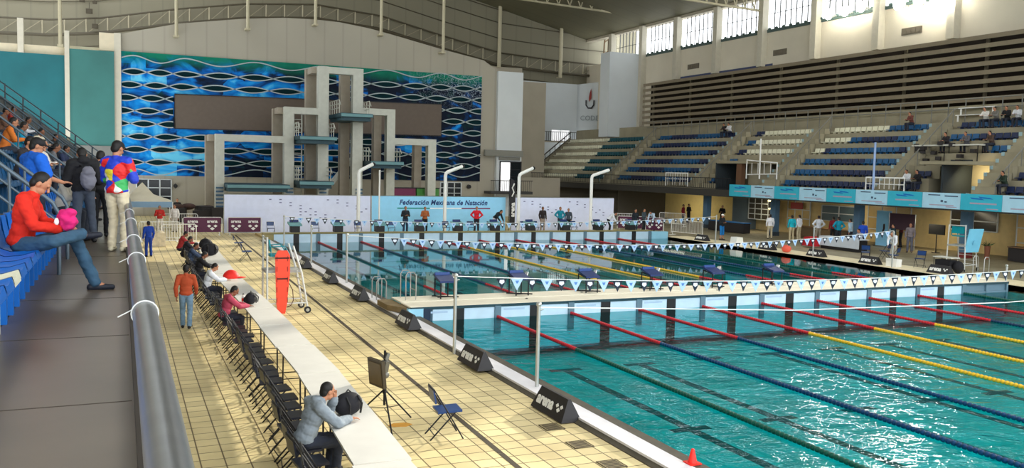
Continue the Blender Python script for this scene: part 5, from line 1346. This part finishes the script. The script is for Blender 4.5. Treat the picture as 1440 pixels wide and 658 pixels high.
HAIR = mat('black_hair', (20,17,16), .6, var=.3, scale=30); HAIRG = mat('grey_hair', (150,146,140), .7)
def person(parts, lab, loc, rot, top, trs, shoe=None, hair=HAIR, skin=SKIN, cap=None, sc=1., group=None, extra=None):
    t = thing('person', lab, 'person', loc, rot, group); t.scale = (sc, sc, sc)
    link('body', parts['body'], skin, t)
    link('shirt', parts['top'], top, t); link('trousers', parts['trousers'], trs, t)
    for s in 'LR': link('shoe', parts['shoe'+s], shoe or M_black, t)
    if cap: link('cap', parts['cap'], cap, t)
    link('hair', parts['hair'], hair, t); link('eyes', parts['eyes'], M_black, t)
    return t
# object-level materials on shared meshes
_link = link
def link(name, me, m=None, parent=None, loc=None, rot=None):
    if me is not None and m is not None and me.users > 0 and me.materials:
        pass
    return _link(name, me, m, parent, loc, rot)

# ---------- near figures -----------------------------------------
# man in red, ankle crossed on knee, faces the pool (+X)
F = 2.9
P = sit_pose(pel=(0,.0,.56), chest=(0,.05,.88), neck=(0,.12,1.06), head=(0,.20,1.20), face=(0,1,-.75),
    shL=(-.18,.06,1.03), elL=(-.24,.18,.76), wrL=(-.09,.40,.74), hdL=(.5,1,-.1), shR=(.18,.06,1.03), elR=(.25,.16,.76), wrR=(.10,.40,.72), hdR=(-.4,1,-.1),
    hiL=(-.09,.03,.52), knL=(-.10,.50,.63), anL=(-.12,.71,.088), toL=(-.13,.90,.04),
    hiR=(.10,.03,.53), knR=(.36,.36,.60), anR=(.02,.60,.66), toR=(-.02,.72,.62))
o_ = dict(near=True, g=.02, shoe_dnL=V((0,0,-1)), shoe_dnR=V((-.55,.1,-.6)).normalized(), hood=False)
pr = body_parts(P, .0095, o_)
person(pr, 'man in a red jacket and jeans sitting cross-legged on the blue seats', (-.99,10.75,F-.02), -PI/2-.1, cloth('red_jacket', (206,36,18), .08), cloth('blue_jeans', (52,84,108), .2), mat('navy_shoe', (24,28,40), .6), skin=SKIN)
t = thing('pink_bag', 'pink bag held by the man in red', 'bag', (-.54,10.62,F+.80), .3)
b = MB(); b.ell((0,0,0), (.10,.13,.11)); b.ell((.02,-.03,.05), (.08,.09,.07)); _m = remesh(b, .012, 'bag_body'); wrinkle(_m, .035, 8); link('bag_body', _m, cloth('magenta_cloth', (206,30,110)), t)
b = MB(); b.tube([(-.1,0,.0),(-.13,.02,-.06),(-.08,.0,-.11)], .012, n=6); b.ell((-.11,-.03,-.02),(.025,.02,.04)); obj('white_trim', b, M_white, t)
# standing spectator with the bright windbreaker
P = stand_pose(face=(.25,1,-.35), head=(0,.03,1.62), elL=(-.25,.08,1.14), wrL=(-.10,.32,1.20), hdL=(.5,.8,.3), elR=(.25,.06,1.14), wrR=(.08,.34,1.20), hdR=(-.3,.9,.3), knL=(-.10,.05,.49), anL=(-.10,.0,.08))
pr = body_parts(P, .0095, dict(near=True, g=.03))
WB = bpy.data.materials.new('patchwork_windbreaker'); WB.use_nodes = True; nt = WB.node_tree
_b = nt.nodes['Principled BSDF']; _tc = nt.nodes.new('ShaderNodeTexCoord'); _v = nt.nodes.new('ShaderNodeTexVoronoi'); _v.inputs['Scale'].default_value = 6.5; _r = nt.nodes.new('ShaderNodeValToRGB')
_r.color_ramp.interpolation = 'CONSTANT'; _e = _r.color_ramp.elements; _e[0].color = (*lin((214,30,30)),1); _e[1].position = .22; _e[1].color = (*lin((30,60,190)),1)
for p_, c_ in ((.42,(226,212,60)), (.54,(214,30,30)), (.66,(30,60,190)), (.82,(225,225,220)), (.92,(60,170,90))):
    q_ = _e.new(p_); q_.color = (*lin(c_),1)
_sp = nt.nodes.new('ShaderNodeSeparateColor')
nt.links.new(_tc.outputs['Object'], _v.inputs['Vector']); nt.links.new(_v.outputs['Color'], _sp.inputs[0]); nt.links.new(_sp.outputs[0], _r.inputs[0]); nt.links.new(_r.outputs[0], _b.inputs['Base Color']); _b.inputs['Roughness'].default_value = .6
person(pr, 'person in red, blue and yellow windbreaker and cream trousers at the handrail', (-.06,15.3,F), -.55, WB, cloth('cream_trousers', (206,194,164)), mat('cream_shoe', (196,188,160), .6), cap=mat('black_cap', (20,20,24), .7), sc=1.01)
# pair in dark clothes
P = stand_pose(face=(.2,1,-.5), head=(.0,.08,1.58), chest=(0,.03,1.26), elL=(-.27,.02,1.12), wrL=(-.2,.22,1.05), hdL=(.3,1,.0), elR=(.27,.0,1.12), wrR=(.2,.24,1.08), hdR=(-.3,1,0), knR=(.14,.04,.49), anR=(.17,.0,.08), toR=(.2,.18,.03))
pr = body_parts(P, .012, dict(g=.045, hood=True))
person(pr, 'person in a black hooded jacket and grey jeans, wearing a backpack', (-.60,17.0,F), .3, cloth('black_jacket', (24,24,28)), cloth('grey_jeans', (66,74,88)), sc=.97)
t = thing('backpack', 'grey backpack worn by the person in the black hooded jacket', 'backpack', (-.52,16.78,F+1.12), .3)
b = MB(); b.ell((0,0,0), (.13,.08,.22)); b.ell((0,-.05,-.08), (.10,.06,.11)); b.ell((0,-.03,.1), (.09,.06,.07)); _m = remesh(b, .014, 'pack_body'); wrinkle(_m, .02, 7); link('body', _m, cloth('grey_pack', (112,112,124)), t)
for q in (-.08, .08):
    b = MB(); b.tube([(q,.06,.2),(q*1.2,.2,.24),(q*1.2,.26,.1)],.015,n=6); obj('strap', b, M_black, t)
P = stand_pose(face=(.1,1,-.5), head=(0,.06,1.6), elL=(-.26,.0,1.13), wrL=(-.14,.2,1.12), elR=(.26,.0,1.13), wrR=(.14,.22,1.12), hdL=(.3,1,.2), hdR=(-.3,1,.2))
pr_look = body_parts(P, .013, dict(g=.022))
person(pr_look, 'person in black jacket and black trousers between the backpack wearer and the windbreaker', (-.36,18.3,F), -.2, cloth('black_jacket2', (20,20,22)), cloth('black_trousers', (22,22,26)), sc=.94)
# man in the blue shirt and cap leaning by the stair rail
P = stand_pose(face=(.5,1,-.35), head=(0,.06,1.6), elL=(-.30,.04,1.16), wrL=(-.2,.3,1.12), hdL=(.3,1,0), elR=(.29,.04,1.15), wrR=(.22,.3,1.08), hdR=(-.2,1,0))
pr = body_parts(P, .0105, dict(near=True, g=.035, sleeve=.3))
person(pr, 'man in a bright blue shirt and dark cap standing by the stair handrail', (-1.18,14.75,F), -1.0, cloth('royal_blue_shirt', (16,92,196), .06), cloth('dark_trousers', (30,34,48)), cap=mat('black_cap', (20,20,24), .7), sc=1.02)
# seated man in grey at the near table, hand on mouth
P = sit_pose(pel=(0,-.02,.56), chest=(0,.10,.88), neck=(0,.20,1.05), head=(0,.30,1.18), face=(-.1,1,-.25), shL=(-.19,.12,1.02), elL=(-.26,.40,.79), wrL=(-.08,.43,1.04), hdL=(.3,-.15,.9),
    shR=(.19,.12,1.02), elR=(.27,.34,.80), wrR=(.10,.58,.79), hdR=(-.2,1,-.05))
pr = body_parts(P, .0095, dict(near=True, g=.03, hood=True))
person(pr, 'man in a grey hooded jacket resting his hand on his mouth at the near table', (2.30,11.95,0), -PI/2+.15, cloth('grey_hoodie', (128,138,146), .1), cloth('dark_jeans', (34,40,54)), sc=1.03)
# person in pink at the middle table
P = sit_pose(face=(.1,1,-.6), head=(0,.27,1.17), elL=(-.24,.34,.80), elR=(.24,.34,.80), wrL=(-.1,.56,.79), wrR=(.1,.58,.79))
pr_write = body_parts(P, .011, dict(g=.024))
person(pr_write, 'person in a pink top writing at the table beside the red bottle', (2.30,22.6,0), -PI/2+.1, cloth('dusty_pink_top', (176,66,88)), cloth('dark_trousers', (30,34,48)), skin=SKIN2)
for x, y, r_, c, cn, lb in ((2.32,27.9,0,(222,226,232),'white_shirt','person in a white shirt leaning over the table by the red cap'), (2.34,31.6,.2,(26,26,30),'black_top','person in black bending over the table, beyond the white shirt'),
        (2.32,35.2,-.1,(52,66,92),'slate_top','person in slate blue near the large black backpack'), (2.32,38.2,.1,(34,34,44),'charcoal_top','person in charcoal near the far backpacks'),
        (2.32,41.0,0,(150,40,44),'dull_red_top','person in dull red near the end of the tables')):
    person(pr_write, lb, (x,y,0), -PI/2+r_, cloth(cn, c), cloth('dark_trousers', (30,34,48)), skin=SKIN2 if y > 30 else SKIN)
# ---------- templates for the farther figures ---------------------
vx = .014
T = {}
T['stand'] = body_parts(stand_pose(), vx, {})
T['arms'] = body_parts(stand_pose(elL=(-.27,.02,1.13), wrL=(-.02,.22,1.16), hdL=(1,.2,0), elR=(.27,.02,1.13), wrR=(.02,.24,1.2), hdR=(-1,.2,0)), vx, {})
T['hips'] = body_parts(stand_pose(elL=(-.38,-.04,1.18), wrL=(-.18,.04,1.0), hdL=(.8,.3,-.4), elR=(.38,-.04,1.18), wrR=(.18,.04,1.0), hdR=(-.8,.3,-.4)), vx, {})
T['walk'] = body_parts(stand_pose(elL=(-.25,-.10,1.14), wrL=(-.24,-.06,.90), elR=(.25,.05,1.14), wrR=(.24,.2,.93), knL=(-.10,.14,.50), anL=(-.10,.14,.09), toL=(-.12,.32,.05), knR=(.1,-.02,.49), anR=(.1,-.22,.13), toR=(.12,-.06,.04)), vx, {})
T['bend'] = body_parts(stand_pose(pel=(0,-.10,.93), chest=(0,.14,1.16), neck=(0,.27,1.27), head=(0,.40,1.34), face=(0,1,-.9), shL=(-.18,.22,1.24), elL=(-.22,.30,.97), wrL=(-.17,.44,.78), hdL=(0,.5,-1), shR=(.18,.22,1.24), elR=(.22,.30,.97), wrR=(.17,.44,.78), hdR=(0,.5,-1), hiL=(-.09,-.10,.9), hiR=(.09,-.10,.9)), vx, {})
T['shorts'] = body_parts(stand_pose(elL=(-.27,.02,1.13), wrL=(-.02,.22,1.16), hdL=(1,.2,0), elR=(.27,.02,1.13), wrR=(.02,.24,1.2), hdR=(-1,.2,0)), vx, dict(trouser=.02))
T['sit'] = body_parts(sit_pose(), vx, {})
def fig(kind, lab, loc, rot, top, trs, **k):
    nm = 'cloth_%d_%d_%d' % top; n2 = 'cloth_%d_%d_%d' % trs
    return person(T[kind], lab, loc, rot, cloth(nm, top), cloth(n2, trs), **k)
JE, BK, KH = (70,100,140), (26,28,34), (188,176,146)
fig('walk', 'man in an orange-red jacket and blue jeans walking between walkway wall and chairs', (1.52,24.1,0), -.15, (176,74,40), (116,146,172), sc=.97, skin=SKIN2, cap=None)
fig('stand', 'person in blue overalls standing by the walkway wall near the tent', (1.12,43.0,0), .4, (20,62,160), (24,60,150), sc=.93)
fig('arms', 'person in red and white standing before the canopy tent', (2.1,56.6,0), PI, (196,50,44), (222,214,204), sc=.97)
fig('stand', 'person in a white long shirt standing behind the white barriers', (3.0,57.8,0), PI-.3, (228,224,220), (210,206,200), sc=.97)
fig('stand', 'dark figure standing high behind the equipment pile', (3.6,66.0,0), PI, BK, BK)
fig('stand', 'figure in white and black standing at the right of the equipment pile', (7.4,66.2,0), PI+.4, (190,190,190), BK)
def far(kind, lab, x, y, rot, top, trs, **k): fig(kind, lab, (x, y, .12), rot, top, trs, **k)
far('arms', 'man in a black jacket and blue trousers, leftmost before the federation panel', 16.5, 53.6, PI+.1, (32,38,44), (40,62,92))
far('arms', 'person in an ochre-brown top behind the far blocks', 18.0, 54.2, PI, (160,92,50), BK, sc=.97)
far('hips', 'person in a red polo and black trousers before the federation panel', 21.9-.45, 53.8, PI-.4, (206,30,46), (34,30,44))
far('bend', 'person in a black top with white cloth, right of the one in red', 23.3-.4, 53.9, PI+.5, (24,36,44), (206,206,214), sc=1.05)
far('stand', 'tall person in black with brown hem, left before the right backdrop panel', 26.45, 54.1, PI, (40,34,36), (150,140,130), skin=SKIN2)
far('hips', 'person in a teal jacket with hands on hips', 27.75, 54.0, PI, (14,128,152), (40,46,60))
far('stand', 'person in dark grey beside the teal jacket', 28.5, 54.2, PI-.6, (60,70,82), BK, sc=.93)
far('bend', 'man in a white shirt bending over the far blocks', 31.25, 53.2, -PI/2-.6, (222,228,238), BK)
far('stand', 'person in black at the right end of the backdrop', 33.15, 52.9, PI, (24,34,44), (36,60,70), sc=.95)
far('arms', 'person in grey and black next to the right end of the backdrop', 34.3, 53.6, PI+.5, (60,74,84), BK, sc=.95)
far('bend', 'person in a pale blue shirt leaning at the far right corner', 35.6, 54.4, PI/2+.5, (180,200,222), (44,60,76))
R_ = -PI/2
fig('shorts', 'man in a black shirt and blue shorts standing by the far right barriers', (36.6,47.6,0), PI+.2, (22,28,34), (16,110,180), cap=M_white)
fig('stand', 'person in dark red far behind the purple banners', (44.0,62.6,0), PI+.6, (130,24,34), BK)
fig('arms', 'person in black beside the one in dark red', (45.2,63.5,0), PI+.3, (24,24,30), BK)
fig('arms', 'dark silhouette against the yellow passage', (46.8,60.9,0), PI/2+.4, (22,22,26), (30,30,36))
fig('stand', 'person in a white shirt and khaki trousers, leftmost of the officials', (40.9,47.9,0), -.5, (226,226,230), KH, sc=.98)
fig('stand', 'official in a turquoise shirt seen from behind', (41.3,46.2,0), -.3, (20,176,196), (190,176,140))
fig('stand', 'person in white behind the turquoise shirt', (42.2,46.5,0), .2, (224,228,236), KH)
fig('hips', 'broad person in pale grey-white in the middle of the officials', (42.4,44.9,0), -.4, (210,216,224), (150,140,124), sc=1.03)
fig('stand', 'person in dark red between the pale grey and the teal officials', (43.4,44.6,0), -.4, (132,30,44), BK)
fig('hips', 'broad official in a teal shirt with white sleeves', (41.9,42.6,0), -.2, (8,140,166), (34,40,50), sc=1.06)
fig('walk', 'person in pale blue standing right beside the teal official', (42.6,42.3,0), .3, (170,200,220), (40,44,56))
fig('stand', 'person in a royal blue jacket right of the teal official', (41.2,39.9,0), -.6, (24,70,180), (30,36,52))
fig('stand', 'person in dark brown before the orange lit board', (44.8,41.5,0), .2, (60,40,36), BK)
fig('hips', 'person in burgundy before the orange lit board', (45.6,41.0,0), .9, (96,30,40), BK)
fig('bend', 'bald man in a white shirt bending over a chair on the right deck', (38.3,34.9,0), PI/2+.5, (226,232,240), (170,166,150), hair=mat('bald_skin', (186,140,112), .5))
fig('stand', 'person in a grey top before the purple-brown banner', (42.8,37.8,0), 2.2, (120,112,116), (90,92,104))
fig('stand', 'dark clothed person beside the pale blue roll-up', (42.3,38.6,0), 1.2, (22,48,52), (20,40,44), sc=.94)
fig('sit', 'seated person with dark hair at the white clothed table', (40.6,39.4,0), 1.4, (170,176,190), BK)
# spectators in the opposite stand
rr = random.Random(21)
SP = [(46.9,43.5,5,'reddish-brown', (110,60,52),'sitting alone among the blue seats of the central block'), (48.3,63.6,5,'dark',(34,30,34),'at the top left under the brown slats'), (48.6,62.9,5,'white',(210,210,214),'next to the dark spectator under the brown slats'),
      (48.8,37.9,5,'white',(220,216,210),'first of the group by the pale benches'), (48.8,37.2,5,'grey',(120,116,110),'second of the group by the pale benches'), (48.8,36.5,5,'black',(26,26,30),'third of the group by the pale benches'), (48.8,35.8,5,'pale grey',(206,208,212),'fourth of the group by the pale benches'),
      (48.8,34.9,5,'brown',(96,66,50),'fifth of the group by the pale benches'), (44.3,39.5,0,'pale',(206,210,214),'at the small white railing frame'), (44.3,38.7,0,'black',(20,20,24),'beside the pale clothed one at the white railing frame'), (44.3,33.0,0,'dark green',(36,52,40),'low in the nearest block by the aisle'),
      (46.1,39.3,2,'dark',(40,36,40),'left end of the press desk'), (46.1,37.9,2,'grey',(90,90,96),'middle of the press desk'), (45.8,36.2,2,'brown',(80,62,52),'right end of the press desk'), (48.8,34.0,5,'navy',(30,36,60),'rightmost near the picture edge')]
for x, y, i, cn, c, w_ in SP:
    z = 3.62+.79*i; 
    xx = 44.32+.9*i
    if i == 2: xx, z = 47.25, 6.02
    fig('sit', 'small spectator in %s %s' % (cn, w_), (xx, y, z), PI/2+rr.uniform(-.3,.3), c, (40,44,56), group=None)
# spectators in the left stand
LS = [(0,17.6,'pale',(196,190,176),'bearded spectator in pale clothes behind the man in blue'), (1,19.4,'dark',(44,42,46),'spectator in dark clothes looking down, second row'), (1,22.6,'white',(220,216,208),'spectator in white in the second row'),
      (2,24.6,'orange',(200,110,40),'spectator in orange in the third row'), (2,27.2,'teal',(0,130,160),'spectator in teal in the third row'), (1,26.6,'grey',(100,100,104),'spectator in grey farther along the second row'), (3,31.0,'brown',(110,78,60),'spectator in brown in the fourth row'),
      (2,33.2,'cream',(214,206,184),'spectator in cream in the third row, farther off'), (1,31.6,'navy',(40,50,80),'spectator in navy in the second row, farther off'), (3,38.0,'white2',(214,214,218),'spectator in white high in the fourth row'), (0,23.0,'olive',(96,94,66),'spectator in olive in the front row beyond the group'),
      (0,28.5,'grey2',(130,130,130),'spectator in light grey in the front row, far away'), (4,41.5,'red',(150,50,44),'spectator in red high in the fifth row'), (2,40.0,'black',(30,30,34),'spectator in black in the third row, far away')]
for i, y, cn, c, lb in LS:
    fig('sit', lb, (-1.0-.8*i, y, 2.9+.56*i), -PI/2+rr.uniform(-.5,.2), c, (44,48,58), skin=SKIN2 if y > 25 else SKIN, hair=HAIR)
# ================================================================ LIGHT
W = bpy.data.worlds.new('sky'); S.world = W; W.use_nodes = True
bg = W.node_tree.nodes['Background']; bg.inputs[0].default_value = (.92,.96,1,1); bg.inputs[1].default_value = 6.0
s = bpy.data.lights.new('sun', 'SUN'); s.energy = 17; s.angle = R(1.2); s.color = (1,.93,.78)
so = bpy.data.objects.new('sun', s); COL.objects.link(so)
az, el = R(58), R(17.7)
d = Vector((math.sin(az)*math.cos(el), math.cos(az)*math.cos(el), math.sin(el)))
so.rotation_euler = d.to_track_quat('Z', 'Y').to_euler(); so.location = (60,60,40)
def area(name, loc, target, sx_, sy_, e, c=(1,.97,.9)):
    l = bpy.data.lights.new(name, 'AREA'); l.shape = 'RECTANGLE'; l.size = sx_; l.size_y = sy_; l.energy = e; l.color = c
    o = bpy.data.objects.new(name, l); COL.objects.link(o); o.location = loc
    o.rotation_euler = (Vector(loc)-Vector(target)).to_track_quat('Z', 'Y').to_euler(); return o
# ceiling tubes in the rooms under the opposite stand
for y in (28, 38, 46, 54): area('room_light', (45.6,y,2.55), (46.6,y,0), .4, 5, 130, (1,.86,.58))
for y in (-2, 14, 30, 46): area('pool_fill_light', (21,y,23), (21,y,0), 12, 6, 2500, (1,.99,.95))  # unseen overhead fill, added to brighten the pool water
area('passage_light', (46.5,67,2.5), (48,67,0), .5, 6, 200, (1,.88,.6))
area('tunnel_light', (45.2,35.7,5.1), (46.6,35.7,3.5), .4, 1.2, 200, (1,.8,.45))
